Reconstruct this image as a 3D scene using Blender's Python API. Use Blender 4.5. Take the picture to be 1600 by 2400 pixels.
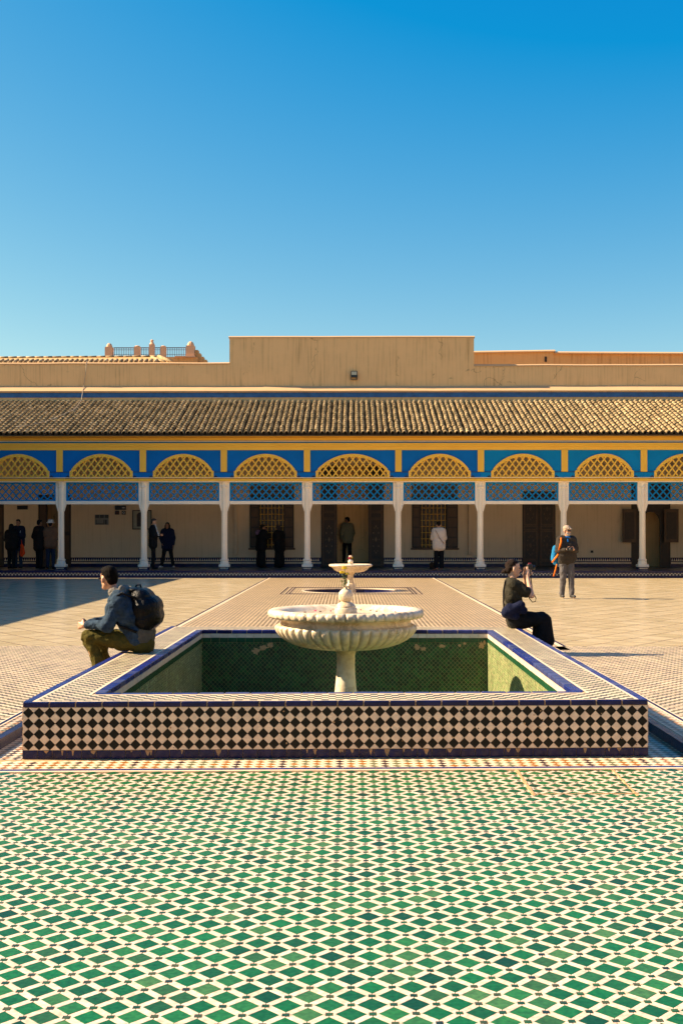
import bpy, bmesh, math, random
from mathutils import Vector, Matrix, noise
R = math.radians
random.seed(7)
for o in list(bpy.data.objects): bpy.data.objects.remove(o)
scene = bpy.context.scene
C = scene.collection

# ------------------------------------------------------------------ camera, light, exposure
F = 2600.0; EYE = 1.55; VPX = 823.0; HOR = 1252.0
YAW = math.atan((VPX-800)/F)
cam = bpy.data.cameras.new('camera'); camo = bpy.data.objects.new('camera', cam); C.objects.link(camo)
cam.sensor_fit = 'VERTICAL'; cam.sensor_height = 36; cam.sensor_width = 24
cam.lens = F/2400*36
cam.shift_y = (HOR-1200)/2400
cam.clip_start = .1; cam.clip_end = 2000
camo.location = (0, 0, EYE); camo.rotation_euler = (R(90), 0, YAW)
scene.camera = camo
def PX(px, Y):                       # world X of a photo column at depth Y
    return Y*math.tan(math.atan((px-800)/F)-YAW)
def PZ(py, Y):                       # world Z of a photo row at depth Y
    return EYE+(HOR-py)*Y/F

SUN_EL, SUN_BACK = 35.0, 4.0         # sun on the left, slightly behind the far gallery
w = bpy.data.worlds.new('World'); scene.world = w; w.use_nodes = True
nt = w.node_tree; nt.nodes.clear()
wo = nt.nodes.new('ShaderNodeOutputWorld'); bg = nt.nodes.new('ShaderNodeBackground')
sky = nt.nodes.new('ShaderNodeTexSky'); sky.sky_type = 'NISHITA'; sky.sun_disc = False
sky.sun_elevation = R(SUN_EL); sky.sun_rotation = R(-(90-SUN_BACK))
sky.air_density = 1.0; sky.dust_density = .6; sky.ozone_density = 2.4; sky.altitude = 300
hs = nt.nodes.new('ShaderNodeHueSaturation'); hs.inputs['Saturation'].default_value = 1.16; hs.inputs['Hue'].default_value = .493
sps = nt.nodes.new('ShaderNodeSeparateColor'); cmb = nt.nodes.new('ShaderNodeCombineColor')
nt.links.new(sky.outputs[0], hs.inputs['Color']); nt.links.new(hs.outputs[0], sps.inputs[0])
for i_, (k_, c_) in enumerate(((1.20, -.93), (.84, -.22), (.30, 1.95))):     # deeper, more cyan air overall
    ma = nt.nodes.new('ShaderNodeMath'); ma.operation = 'MULTIPLY_ADD'; ma.inputs[1].default_value = k_; ma.inputs[2].default_value = c_
    mx = nt.nodes.new('ShaderNodeMath'); mx.operation = 'MAXIMUM'; mx.inputs[1].default_value = .02
    nt.links.new(sps.outputs[i_], ma.inputs[0]); nt.links.new(ma.outputs[0], mx.inputs[0]); nt.links.new(mx.outputs[0], cmb.inputs[i_])
nt.links.new(cmb.outputs[0], bg.inputs[0])
bg.inputs[1].default_value = .080
nt.links.new(bg.outputs[0], wo.inputs[0])
sl = bpy.data.lights.new('sun', 'SUN'); so = bpy.data.objects.new('sun', sl); C.objects.link(so)
sl.energy = 5.0; sl.angle = R(.53); sl.color = (1, .80, .55)
sd = Vector((-math.cos(R(SUN_EL))*math.cos(R(SUN_BACK)), math.cos(R(SUN_EL))*math.sin(R(SUN_BACK)), math.sin(R(SUN_EL))))
so.rotation_euler = sd.to_track_quat('Z', 'Y').to_euler()
so.location = (-30, 20, 30)
scene.view_settings.view_transform = 'Standard'; scene.view_settings.look = 'None'
scene.view_settings.exposure = 1.5; scene.view_settings.gamma = 1.0
scene.view_settings.use_curve_mapping = False
scene.render.engine = 'CYCLES'
scene.cycles.max_bounces = 8; scene.cycles.diffuse_bounces = 5

# ------------------------------------------------------------------ materials
def _new(name):
    m = bpy.data.materials.new(name); m.use_nodes = True
    n = m.node_tree; return m, n, n.nodes['Principled BSDF']
def mat(name, col, rough=.6, var=.15, scale=6, bump=.0, bscale=60, metal=0, spec=.5, stretch=None, col2=None, coat=0, trans=0, vis=None):
    m, n, b = _new(name)
    g = n.nodes.new('ShaderNodeTexCoord'); mp = n.nodes.new('ShaderNodeMapping')
    ge = n.nodes.new('ShaderNodeNewGeometry')
    n.links.new(ge.outputs['Position'], mp.inputs[0])
    if stretch: mp.inputs['Scale'].default_value = stretch
    tx = n.nodes.new('ShaderNodeTexNoise'); tx.inputs['Scale'].default_value = scale; tx.inputs['Detail'].default_value = 6; tx.inputs['Roughness'].default_value = .65
    n.links.new(mp.outputs[0], tx.inputs['Vector'])
    r = n.nodes.new('ShaderNodeValToRGB'); r.color_ramp.elements[0].position = .3; r.color_ramp.elements[1].position = .7
    c = Vector(col); d = Vector(col2) if col2 else c*(1-var)
    c1 = c if col2 else c*(1+var*.6)
    r.color_ramp.elements[0].color = (*d, 1); r.color_ramp.elements[1].color = (*[min(x, .95) for x in c1], 1)
    n.links.new(tx.outputs['Fac'], r.inputs[0]); n.links.new(r.outputs[0], b.inputs['Base Color'])
    b.inputs['Roughness'].default_value = rough; b.inputs['Metallic'].default_value = metal
    b.inputs['Specular IOR Level'].default_value = spec
    if coat: b.inputs['Coat Weight'].default_value = coat
    if bump:
        t2 = n.nodes.new('ShaderNodeTexNoise'); t2.inputs['Scale'].default_value = bscale; t2.inputs['Detail'].default_value = 4
        n.links.new(mp.outputs[0], t2.inputs['Vector'])
        bp = n.nodes.new('ShaderNodeBump'); bp.inputs['Strength'].default_value = bump; bp.inputs['Distance'].default_value = .02
        n.links.new(t2.outputs['Fac'], bp.inputs['Height']); n.links.new(bp.outputs[0], b.inputs['Normal'])
    return m
def mnode(n, op, a, b=None, c=None):
    x = n.nodes.new('ShaderNodeMath'); x.operation = op
    for i, v in enumerate((a, b, c)):
        if v is None: continue
        if isinstance(v, (int, float)): x.inputs[i].default_value = v
        else: n.links.new(v, x.inputs[i])
    return x.outputs[0]
def rampc(n, fac, cols, const=True):
    r = n.nodes.new('ShaderNodeValToRGB'); cr = r.color_ramp
    if const: cr.interpolation = 'CONSTANT'
    k = len(cols)
    while len(cr.elements) < k: cr.elements.new(.5)
    for i, c in enumerate(cols):
        cr.elements[i].position = i/k if const else i/(k-1); cr.elements[i].color = (*c, 1)
    n.links.new(fac, r.inputs[0]); return r.outputs[0]
def mixc(n, fac, a, b):
    x = n.nodes.new('ShaderNodeMix'); x.data_type = 'RGBA'
    for s, v in ((0, fac), (6, a), (7, b)):
        if isinstance(v, (int, float)): x.inputs[s].default_value = v
        elif isinstance(v, tuple): x.inputs[s].default_value = (*v, 1)
        else: n.links.new(v, x.inputs[s])
    return x.outputs[2]
def zellige(name, D, cols, white=(.74, .62, .46), axes=(0, 1), ox=0, oy=0, grout=.05, gcol=(.22, .15, .08), rough=.3, allcol=False, bump=.35, white2=None, diag=True, rot=0, shrink=.5):
    """glazed tiles set as diamonds of diagonal D; colours picked per tile"""
    m, n, b = _new(name)
    ge = n.nodes.new('ShaderNodeNewGeometry'); sp = n.nodes.new('ShaderNodeSeparateXYZ')
    n.links.new(ge.outputs['Position'], sp.inputs[0])
    X0, Y0 = sp.outputs[axes[0]], sp.outputs[axes[1]]
    if rot:
        c_, s_ = math.cos(R(rot)), math.sin(R(rot))
        X0, Y0 = mnode(n, 'ADD', mnode(n, 'MULTIPLY', X0, c_), mnode(n, 'MULTIPLY', Y0, s_)), mnode(n, 'SUBTRACT', mnode(n, 'MULTIPLY', Y0, c_), mnode(n, 'MULTIPLY', X0, s_))
    x = mnode(n, 'ADD', X0, ox+100*D); y = mnode(n, 'ADD', Y0, oy+100*D)
    if diag:
        u = mnode(n, 'DIVIDE', mnode(n, 'ADD', x, y), D); v = mnode(n, 'DIVIDE', mnode(n, 'SUBTRACT', x, y), D)
    else:
        u = mnode(n, 'DIVIDE', x, D); v = mnode(n, 'DIVIDE', y, D)
    fu = mnode(n, 'FLOOR', u); fv = mnode(n, 'FLOOR', v)
    par = mnode(n, 'FLOORED_MODULO', mnode(n, 'ADD', fu, fv), 2.0)
    cx = n.nodes.new('ShaderNodeCombineXYZ'); n.links.new(fu, cx.inputs[0]); n.links.new(fv, cx.inputs[1])
    wn = n.nodes.new('ShaderNodeTexWhiteNoise'); wn.noise_dimensions = '2D'; n.links.new(cx.outputs[0], wn.inputs['Vector'])
    col = rampc(n, wn.outputs['Value'], cols)
    if not allcol:
        sc2 = n.nodes.new('ShaderNodeSeparateColor'); n.links.new(wn.outputs['Color'], sc2.inputs[0])
        wc = mixc(n, sc2.outputs[1], white, white2 or tuple(Vector(white)*.86))
        e1 = mnode(n, 'ABSOLUTE', mnode(n, 'SUBTRACT', mnode(n, 'FRACT', u), .5)); e2 = mnode(n, 'ABSOLUTE', mnode(n, 'SUBTRACT', mnode(n, 'FRACT', v), .5))
        dk_ = mnode(n, 'MULTIPLY', mnode(n, 'GREATER_THAN', par, .5), mnode(n, 'LESS_THAN', mnode(n, 'MAXIMUM', e1, e2), shrink))
        col = mixc(n, dk_, wc, col)
    eu = mnode(n, 'ABSOLUTE', mnode(n, 'SUBTRACT', mnode(n, 'FRACT', u), .5)); ev = mnode(n, 'ABSOLUTE', mnode(n, 'SUBTRACT', mnode(n, 'FRACT', v), .5))
    edge = mnode(n, 'MAXIMUM', eu, ev)
    ig = mnode(n, 'GREATER_THAN', edge, .5-grout)
    tx = n.nodes.new('ShaderNodeTexNoise'); tx.inputs['Scale'].default_value = 2.5; tx.inputs['Detail'].default_value = 7
    n.links.new(ge.outputs['Position'], tx.inputs['Vector'])
    dirt = n.nodes.new('ShaderNodeMapRange'); dirt.inputs[1].default_value = .35; dirt.inputs[2].default_value = .7; dirt.inputs[3].default_value = .78; dirt.inputs[4].default_value = 1.05
    n.links.new(tx.outputs['Fac'], dirt.inputs[0])
    col = mixc(n, ig, col, gcol)
    mu = n.nodes.new('ShaderNodeVectorMath'); mu.operation = 'SCALE'; n.links.new(col, mu.inputs[0]); n.links.new(dirt.outputs[0], mu.inputs['Scale'])
    n.links.new(mu.outputs[0], b.inputs['Base Color'])
    b.inputs['Roughness'].default_value = rough
    # every tile sits at its own slight height and tilt
    h = mnode(n, 'ADD', mnode(n, 'MULTIPLY', mnode(n, 'SUBTRACT', 1.0, ig), .6), mnode(n, 'MULTIPLY', wn.outputs['Value'], mnode(n, 'ADD', eu, .3)))
    bp = n.nodes.new('ShaderNodeBump'); bp.inputs['Strength'].default_value = bump; bp.inputs['Distance'].default_value = .004
    n.links.new(h, bp.inputs['Height']); n.links.new(bp.outputs[0], b.inputs['Normal'])
    return m
def celltile(name, cols, P, ox, oy, rough=.25, shear=0, bump=.15):
    """glaze colour picked per laid tile, by where it lies"""
    m, n, b = _new(name)
    ge = n.nodes.new('ShaderNodeNewGeometry'); sp = n.nodes.new('ShaderNodeSeparateXYZ'); n.links.new(ge.outputs['Position'], sp.inputs[0])
    ys = mnode(n, 'SUBTRACT', sp.outputs[1], mnode(n, 'MULTIPLY', sp.outputs[0], shear))
    x = mnode(n, 'ADD', sp.outputs[0], ox); y = mnode(n, 'ADD', ys, oy)
    u = mnode(n, 'FLOOR', mnode(n, 'DIVIDE', mnode(n, 'ADD', x, y), P)); v = mnode(n, 'FLOOR', mnode(n, 'DIVIDE', mnode(n, 'SUBTRACT', x, y), P))
    cx = n.nodes.new('ShaderNodeCombineXYZ'); n.links.new(u, cx.inputs[0]); n.links.new(v, cx.inputs[1])
    wn = n.nodes.new('ShaderNodeTexWhiteNoise'); wn.noise_dimensions = '2D'; n.links.new(cx.outputs[0], wn.inputs['Vector'])
    col = rampc(n, wn.outputs['Value'], cols, False)
    tx = n.nodes.new('ShaderNodeTexNoise'); tx.inputs['Scale'].default_value = 55; tx.inputs['Detail'].default_value = 5; n.links.new(ge.outputs['Position'], tx.inputs['Vector'])
    mr = n.nodes.new('ShaderNodeMapRange'); mr.inputs[1].default_value = .3; mr.inputs[2].default_value = .7; mr.inputs[3].default_value = .7; mr.inputs[4].default_value = 1.2
    n.links.new(tx.outputs['Fac'], mr.inputs[0])
    mu = n.nodes.new('ShaderNodeVectorMath'); mu.operation = 'SCALE'; n.links.new(col, mu.inputs[0]); n.links.new(mr.outputs[0], mu.inputs['Scale'])
    n.links.new(mu.outputs[0], b.inputs['Base Color']); b.inputs['Roughness'].default_value = rough; b.inputs['Specular IOR Level'].default_value = .18
    bp = n.nodes.new('ShaderNodeBump'); bp.inputs['Strength'].default_value = bump; bp.inputs['Distance'].default_value = .01
    n.links.new(tx.outputs['Fac'], bp.inputs['Height']); n.links.new(bp.outputs[0], b.inputs['Normal'])
    return m
def plaster(name, col, stain, amount=.5, rough=.85, cracks=False):
    """lime plaster with run-off streaks and cracks"""
    m, n, b = _new(name)
    ge = n.nodes.new('ShaderNodeNewGeometry')
    mp = n.nodes.new('ShaderNodeMapping'); mp.inputs['Scale'].default_value = (13, 13, .5); n.links.new(ge.outputs['Position'], mp.inputs[0])
    t1 = n.nodes.new('ShaderNodeTexNoise'); t1.inputs['Scale'].default_value = 1; t1.inputs['Detail'].default_value = 6; n.links.new(mp.outputs[0], t1.inputs['Vector'])
    t2 = n.nodes.new('ShaderNodeTexNoise'); t2.inputs['Scale'].default_value = .9; t2.inputs['Detail'].default_value = 9; t2.inputs['Roughness'].default_value = .7; n.links.new(ge.outputs['Position'], t2.inputs['Vector'])
    mr = n.nodes.new('ShaderNodeMapRange'); mr.inputs[1].default_value = .50; mr.inputs[2].default_value = .76; n.links.new(t1.outputs['Fac'], mr.inputs[0])
    m2 = n.nodes.new('ShaderNodeMapRange'); m2.inputs[1].default_value = .35; m2.inputs[2].default_value = .65; n.links.new(t2.outputs['Fac'], m2.inputs[0])
    f = mnode(n, 'MULTIPLY', mr.outputs[0], mnode(n, 'MULTIPLY', m2.outputs[0], amount*2))
    c = mixc(n, mnode(n, 'MINIMUM', f, 1.0), col, stain)
    c = mixc(n, mnode(n, 'MULTIPLY', m2.outputs[0], .35), c, tuple(Vector(col)*.8))
    vo = n.nodes.new('ShaderNodeTexVoronoi'); vo.feature = 'DISTANCE_TO_EDGE'; vo.inputs['Scale'].default_value = .35
    md = n.nodes.new('ShaderNodeVectorMath'); md.operation = 'ADD'; n.links.new(ge.outputs['Position'], md.inputs[0])
    t3 = n.nodes.new('ShaderNodeTexNoise'); t3.inputs['Scale'].default_value = 1.6; t3.inputs['Detail'].default_value = 6; n.links.new(ge.outputs['Position'], t3.inputs['Vector'])
    n.links.new(t3.outputs['Color'], md.inputs[1]); n.links.new(md.outputs[0], vo.inputs['Vector'])
    cr = mnode(n, 'MULTIPLY', mnode(n, 'LESS_THAN', vo.outputs['Distance'], .004), mnode(n, 'MULTIPLY', mnode(n, 'GREATER_THAN', t2.outputs['Fac'], .52), .45 if cracks else 0))
    c = mixc(n, cr, c, tuple(Vector(stain)*.4))
    n.links.new(c, b.inputs['Base Color']); b.inputs['Roughness'].default_value = rough; b.inputs['Specular IOR Level'].default_value = .25
    bp = n.nodes.new('ShaderNodeBump'); bp.inputs['Strength'].default_value = .35; bp.inputs['Distance'].default_value = .03
    n.links.new(t2.outputs['Fac'], bp.inputs['Height']); n.links.new(bp.outputs[0], b.inputs['Normal'])
    return m
def paving(name):
    m, n, b = _new(name)
    ge = n.nodes.new('ShaderNodeNewGeometry'); sp = n.nodes.new('ShaderNodeSeparateXYZ'); n.links.new(ge.outputs['Position'], sp.inputs[0])
    D = .62
    u = mnode(n, 'DIVIDE', mnode(n, 'ADD', sp.outputs[0], mnode(n, 'MULTIPLY', sp.outputs[1], .8)), D); v = mnode(n, 'DIVIDE', mnode(n, 'SUBTRACT', sp.outputs[0], mnode(n, 'MULTIPLY', sp.outputs[1], .8)), D)
    cx = n.nodes.new('ShaderNodeCombineXYZ'); n.links.new(mnode(n, 'FLOOR', u), cx.inputs[0]); n.links.new(mnode(n, 'FLOOR', v), cx.inputs[1])
    wn = n.nodes.new('ShaderNodeTexWhiteNoise'); wn.noise_dimensions = '2D'; n.links.new(cx.outputs[0], wn.inputs['Vector'])
    c = rampc(n, wn.outputs['Value'], [(.54, .425, .24), (.61, .48, .28), (.66, .525, .32), (.57, .445, .255)], False)
    mp = n.nodes.new('ShaderNodeMapping'); mp.inputs['Scale'].default_value = (1.2, 3, 1); n.links.new(ge.outputs['Position'], mp.inputs[0])
    t = n.nodes.new('ShaderNodeTexNoise'); t.inputs['Scale'].default_value = 2.2; t.inputs['Detail'].default_value = 8; t.inputs['Roughness'].default_value = .75; n.links.new(mp.outputs[0], t.inputs['Vector'])
    mr = n.nodes.new('ShaderNodeMapRange'); mr.inputs[1].default_value = .3; mr.inputs[2].default_value = .7; mr.inputs[3].default_value = .68; mr.inputs[4].default_value = 1.15; n.links.new(t.outputs['Fac'], mr.inputs[0])
    eu = mnode(n, 'ABSOLUTE', mnode(n, 'SUBTRACT', mnode(n, 'FRACT', u), .5)); ev = mnode(n, 'ABSOLUTE', mnode(n, 'SUBTRACT', mnode(n, 'FRACT', v), .5))
    ig = mnode(n, 'GREATER_THAN', mnode(n, 'MAXIMUM', eu, ev), .472)
    c = mixc(n, mnode(n, 'MULTIPLY', ig, .75), c, (.22, .14, .08))
    mu = n.nodes.new('ShaderNodeVectorMath'); mu.operation = 'SCALE'; n.links.new(c, mu.inputs[0]); n.links.new(mr.outputs[0], mu.inputs['Scale'])
    n.links.new(mu.outputs[0], b.inputs['Base Color']); b.inputs['Roughness'].default_value = .22
    bp = n.nodes.new('ShaderNodeBump'); bp.inputs['Strength'].default_value = .08; bp.inputs['Distance'].default_value = .02
    n.links.new(mnode(n, 'ADD', t.outputs['Fac'], mnode(n, 'MULTIPLY', wn.outputs['Value'], .4)), bp.inputs['Height']); n.links.new(bp.outputs[0], b.inputs['Normal'])
    return m
def marble(name, col=(.82, .67, .47), vein=(.36, .25, .13), rough=.42):
    m, n, b = _new(name)
    ge = n.nodes.new('ShaderNodeNewGeometry')
    t = n.nodes.new('ShaderNodeTexNoise'); t.inputs['Scale'].default_value = 5; t.inputs['Detail'].default_value = 9; t.inputs['Roughness'].default_value = .7; t.inputs['Distortion'].default_value = 1.4
    n.links.new(ge.outputs['Position'], t.inputs['Vector'])
    v = mnode(n, 'ABSOLUTE', mnode(n, 'SUBTRACT', t.outputs['Fac'], .5))
    mr = n.nodes.new('ShaderNodeMapRange'); mr.inputs[1].default_value = 0; mr.inputs[2].default_value = .07; mr.inputs[3].default_value = .9; mr.inputs[4].default_value = 0; n.links.new(v, mr.inputs[0])
    t2 = n.nodes.new('ShaderNodeTexNoise'); t2.inputs['Scale'].default_value = 3.2; t2.inputs['Detail'].default_value = 4; n.links.new(ge.outputs['Position'], t2.inputs['Vector'])
    m2 = n.nodes.new('ShaderNodeMapRange'); m2.inputs[1].default_value = .42; m2.inputs[2].default_value = .62; n.links.new(t2.outputs['Fac'], m2.inputs[0])
    c = mixc(n, mnode(n, 'MULTIPLY', mr.outputs[0], m2.outputs[0]), col, vein)
    t4 = n.nodes.new('ShaderNodeTexNoise'); t4.inputs['Scale'].default_value = 14; t4.inputs['Detail'].default_value = 6; n.links.new(ge.outputs['Position'], t4.inputs['Vector'])
    m4 = n.nodes.new('ShaderNodeMapRange'); m4.inputs[1].default_value = .45; m4.inputs[2].default_value = .75; m4.inputs[4].default_value = .7; n.links.new(t4.outputs['Fac'], m4.inputs[0])
    c = mixc(n, m4.outputs[0], c, (col[0]*.66, col[1]*.56, col[2]*.40))  # golden-brown blotches: stain, plus bounced light put into the colour
    n.links.new(c, b.inputs['Base Color']); b.inputs['Roughness'].default_value = rough
    b.inputs['Subsurface Weight'].default_value = .0
    bp = n.nodes.new('ShaderNodeBump'); bp.inputs['Strength'].default_value = .12; bp.inputs['Distance'].default_value = .01
    n.links.new(t4.outputs['Fac'], bp.inputs['Height']); n.links.new(bp.outputs[0], b.inputs['Normal'])
    return m

WH = (.80, .68, .50)
M = {}
M['yellow'] = mat('yellow_paint', (.96, .53, .07), .6, .07, 1.4, .06, 30, spec=.15)
M['blue'] = mat('blue_paint', (.001, .14, .46), .6, .12, 1.6, .05, 30, spec=.12)
M['blueL'] = mat('light_blue_paint', (.001, .21, .47), .6, .12, 1.6, .05, 30, spec=.12)  # also stands in for bounced light on the right-hand bays
M['white'] = mat('white_paint', (.90, .76, .57), .5, .07, 2.5, .08, 25)
M['darkgap'] = mat('dark_timber_gap', (.03, .022, .015), .8)
M['navy_tile'] = mat('navy_glazed_tile', (.008, .011, .065), .25, .5, 9, .1, 40, spec=.3)
M['blue_tile'] = mat('cobalt_glazed_tile', (.016, .026, .17), .26, .45, 7, .15, 30, spec=.6)
M['blue_tile2'] = mat('worn_cobalt_tile', (.05, .06, .17), .3, .4, 7, .15, 30, spec=.6)
M['white_tile'] = mat('cream_glazed_tile', (.88, .66, .43), .32, .20, 13, .08, 60)
M['black_tile'] = mat('black_glazed_tile', (.010, .009, .006), .3, .5, 14, .15, 50, spec=.22)
M['grout'] = mat('tan_grout', (.46, .29, .13), .9, .3, 20, .2)
M['mortar'] = mat('orange_mortar', (.55, .32, .14), .95, .3, 30, .5, 90)
M['plaster_out'] = plaster('parapet_plaster', (.80, .495, .22), (.42, .24, .09), .6, cracks=True)
M['plaster_in'] = plaster('gallery_wall_plaster', (.68, .51, .335), (.36, .25, .14), .3)
M['plaster_far'] = plaster('orange_plaster', (.66, .37, .14), (.33, .14, .04), .6)
M['plaster_pink'] = plaster('pink_plaster', (.70, .42, .24), (.45, .24, .12), .25)
M['ledge'] = plaster('cream_coping', (.58, .36, .18), (.5, .33, .18), .25)
M['rooftile'] = None
M['wood'] = mat('carved_dark_wood', (.035, .017, .008), .55, .4, 8, .5, 30, col2=(.018, .009, .005))
M['wood2'] = mat('brown_cedar_wood', (.075, .036, .015), .55, .4, 6, .5, 24, stretch=(1, 1, .3))
M['brass'] = mat('gold_painted_iron', (.62, .34, .03), .5, .2, 12, metal=.1)
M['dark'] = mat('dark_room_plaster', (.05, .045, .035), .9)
M['ceil'] = mat('painted_timber_ceiling', (.20, .12, .06), .8, .3, 4)
M['marble'] = marble('aged_marble')
M['zg'] = [(.045, .075, .03), (.09, .12, .055), (.02, .02, .013), (.035, .03, .02), (.12, .14, .06)]
M['z_court'] = zellige('court_zellige', .060, [(.13, .12, .045), (.20, .17, .07), (.05, .035, .015), (.09, .06, .03), (.26, .20, .10)], white=(.88, .67, .44), rot=1.5, shrink=.47, grout=.02, diag=False)
M['z_path'] = zellige('path_zellige', .0715, [(.14, .09, .035), (.18, .13, .05), (.07, .045, .02), (.22, .15, .06)], white=(.86, .63, .38), rot=.25, shrink=.46, grout=.03)
M['z_rim'] = zellige('rim_zellige', .050, [(.05, .075, .03), (.10, .12, .05), (.018, .018, .012), (.02, .018, .012), (.14, .15, .07)], white=(.86, .68, .45), shrink=.5, grout=.02, rot=.8, diag=False)
M['z_orange'] = zellige('border_zellige', .077, [(.36, .14, .03), (.13, .13, .06), (.06, .035, .02), (.35, .15, .04)], white=(.80, .63, .44))
M['z_side'] = zellige('basin_side_zellige', .0745, [(.018, .016, .013)], white=(.78, .62, .45), axes=(1, 2), oy=-.06+.0745/2)
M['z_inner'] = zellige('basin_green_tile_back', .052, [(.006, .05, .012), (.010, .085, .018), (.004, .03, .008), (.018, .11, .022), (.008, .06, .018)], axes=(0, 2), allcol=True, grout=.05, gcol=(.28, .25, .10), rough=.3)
M['z_innery'] = zellige('basin_green_tile_sunlit', .052, [(.03, .15, .03), (.06, .22, .05), (.015, .09, .02), (.14, .26, .08), (.24, .28, .11)], axes=(1, 2), allcol=True, grout=.11, gcol=(.60, .48, .26), rough=.25)  # lighter copy: sun on the right wall is put into greens and grout
M['z_kerb'] = zellige('kerb_check', .058, [(.02, .018, .02)], white=(.72, .60, .46), axes=(0, 2), oy=-.14, diag=False, grout=.08, gcol=(.03, .03, .05))
M['z_gallery'] = mat('gallery_floor_tile', (.085, .075, .07), .3, .4, 5)
M['paving'] = paving('glossy_marble_paving')
GR = [(.006, .045, .02), (.007, .09, .028), (.009, .125, .034), (.008, .08, .026), (.022, .14, .036), (.008, .115, .032), (.055, .15, .045), (.007, .10, .030), (.009, .07, .024), (.030, .10, .030)]

# ------------------------------------------------------------------ geometry helpers
def tag(o, label=None, cat=None, group=None, kind=None):
    if label: o['label'] = label
    if cat: o['category'] = cat
    if group: o['group'] = group
    if kind: o['kind'] = kind
    return o
def empty(name, loc=(0, 0, 0), rz=0, label=None, cat=None, group=None):
    o = bpy.data.objects.new(name, None); C.objects.link(o); o.location = loc; o.rotation_euler.z = rz
    o.empty_display_size = .2
    return tag(o, label, cat, group)
def link(name, me, m, parent=None, smooth=False):
    if m is not None and not me.materials: me.materials.append(m)
    o = bpy.data.objects.new(name, me); C.objects.link(o)
    if parent: o.parent = parent
    if smooth:
        for p in me.polygons: p.use_smooth = True
    return o
class MB:
    def __init__(s): s.v = []; s.f = []
    def add(s, vs, fs):
        k = len(s.v); s.v += [tuple(v) for v in vs]; s.f += [tuple(i+k for i in f) for f in fs]
    def box(s, x0, x1, y0, y1, z0, z1):
        s.add([(x0, y0, z0), (x1, y0, z0), (x1, y1, z0), (x0, y1, z0), (x0, y0, z1), (x1, y0, z1), (x1, y1, z1), (x0, y1, z1)],
              [(3, 2, 1, 0), (4, 5, 6, 7), (0, 1, 5, 4), (1, 2, 6, 5), (2, 3, 7, 6), (3, 0, 4, 7)]); return s
    def sheet(s, x0, x1, y0, y1, z):
        s.add([(x0, y0, z), (x1, y0, z), (x1, y1, z), (x0, y1, z)], [(0, 1, 2, 3)]); return s
    def prism_xz(s, pts, y0, y1):        # outline in x,z (any orientation), extruded in y
        n = len(pts)
        a = sum(pts[i][0]*pts[(i+1) % n][1]-pts[(i+1) % n][0]*pts[i][1] for i in range(n))
        if a < 0: pts = pts[::-1]
        s.add([(x, y0, z) for x, z in pts]+[(x, y1, z) for x, z in pts],
              [tuple(range(n)), tuple(range(2*n-1, n-1, -1))]+[(i+n, (i+1) % n+n, (i+1) % n, i) for i in range(n)]); return s
    def prism_xy(s, pts, z0, z1, inset=0):
        n = len(pts)
        a = sum(pts[i][0]*pts[(i+1) % n][1]-pts[(i+1) % n][0]*pts[i][1] for i in range(n))
        if a < 0: pts = pts[::-1]
        s.add([(x, y, z0) for x, y in pts]+[(x, y, z1) for x, y in pts],
              [tuple(range(n, 2*n))]+[(i, (i+1) % n, (i+1) % n+n, i+n) for i in range(n)]); return s
    def lathe(s, prof, cx=0, cy=0, n=24, rad=None, a0=0):  # prof: (r,z); rad(r,z,ang)->r
        k = len(s.v)
        for r, z in prof:
            for i in range(n):
                a = a0+2*math.pi*i/n
                rr = rad(r, z, a) if rad else r
                s.v.append((cx+rr*math.cos(a), cy+rr*math.sin(a), z))
        for j in range(len(prof)-1):
            for i in range(n):
                i2 = (i+1) % n
                s.f.append((k+j*n+i, k+j*n+i2, k+(j+1)*n+i2, k+(j+1)*n+i))
        s.f.append(tuple(k+(len(prof)-1)*n+i for i in range(n))); s.f.append(tuple(k+i for i in range(n-1, -1, -1)))
        return s
    def tube(s, pts, r, n=6):
        pts = [Vector(p) for p in pts]; k = len(s.v)
        for i, p in enumerate(pts):
            d = (pts[min(i+1, len(pts)-1)]-pts[max(i-1, 0)]).normalized()
            u = d.orthogonal().normalized() if abs(d.z) > .9 else d.cross(Vector((0, 0, 1))).normalized()
            w_ = d.cross(u)
            rr = r[i] if isinstance(r, (list, tuple)) else r
            for j in range(n):
                a = 2*math.pi*j/n; s.v.append(tuple(p+u*math.cos(a)*rr+w_*math.sin(a)*rr))
        for i in range(len(pts)-1):
            for j in range(n):
                j2 = (j+1) % n; s.f.append((k+i*n+j, k+i*n+j2, k+(i+1)*n+j2, k+(i+1)*n+j))
        s.f.append(tuple(k+j for j in range(n-1, -1, -1))); e = k+(len(pts)-1)*n; s.f.append(tuple(e+j for j in range(n)))
        return s
    def warp(s, fn): s.v = [tuple(fn(*v)) for v in s.v]; return s
    def mesh(s, name):
        me = bpy.data.meshes.new(name); me.from_pydata(s.v, [], s.f); me.update(); return me
    def build(s, name, m, parent=None, smooth=False, kind=None, label=None):
        o = link(name, s.mesh(name), m, parent, smooth)
        if kind: o['kind'] = kind
        if label: o['label'] = label
        return o
def bar_xz(mb, x0, z0, x1, z1, w_, y0, y1):
    d = Vector((x1-x0, z1-z0)); L = d.length
    if L < 1e-4: return
    d /= L; n = Vector((-d.y, d.x))*w_/2
    mb.prism_xz([(x0+n.x, z0+n.y), (x0-n.x, z0-n.y), (x1-n.x, z1-n.y), (x1+n.x, z1+n.y)], y0, y1)

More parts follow.
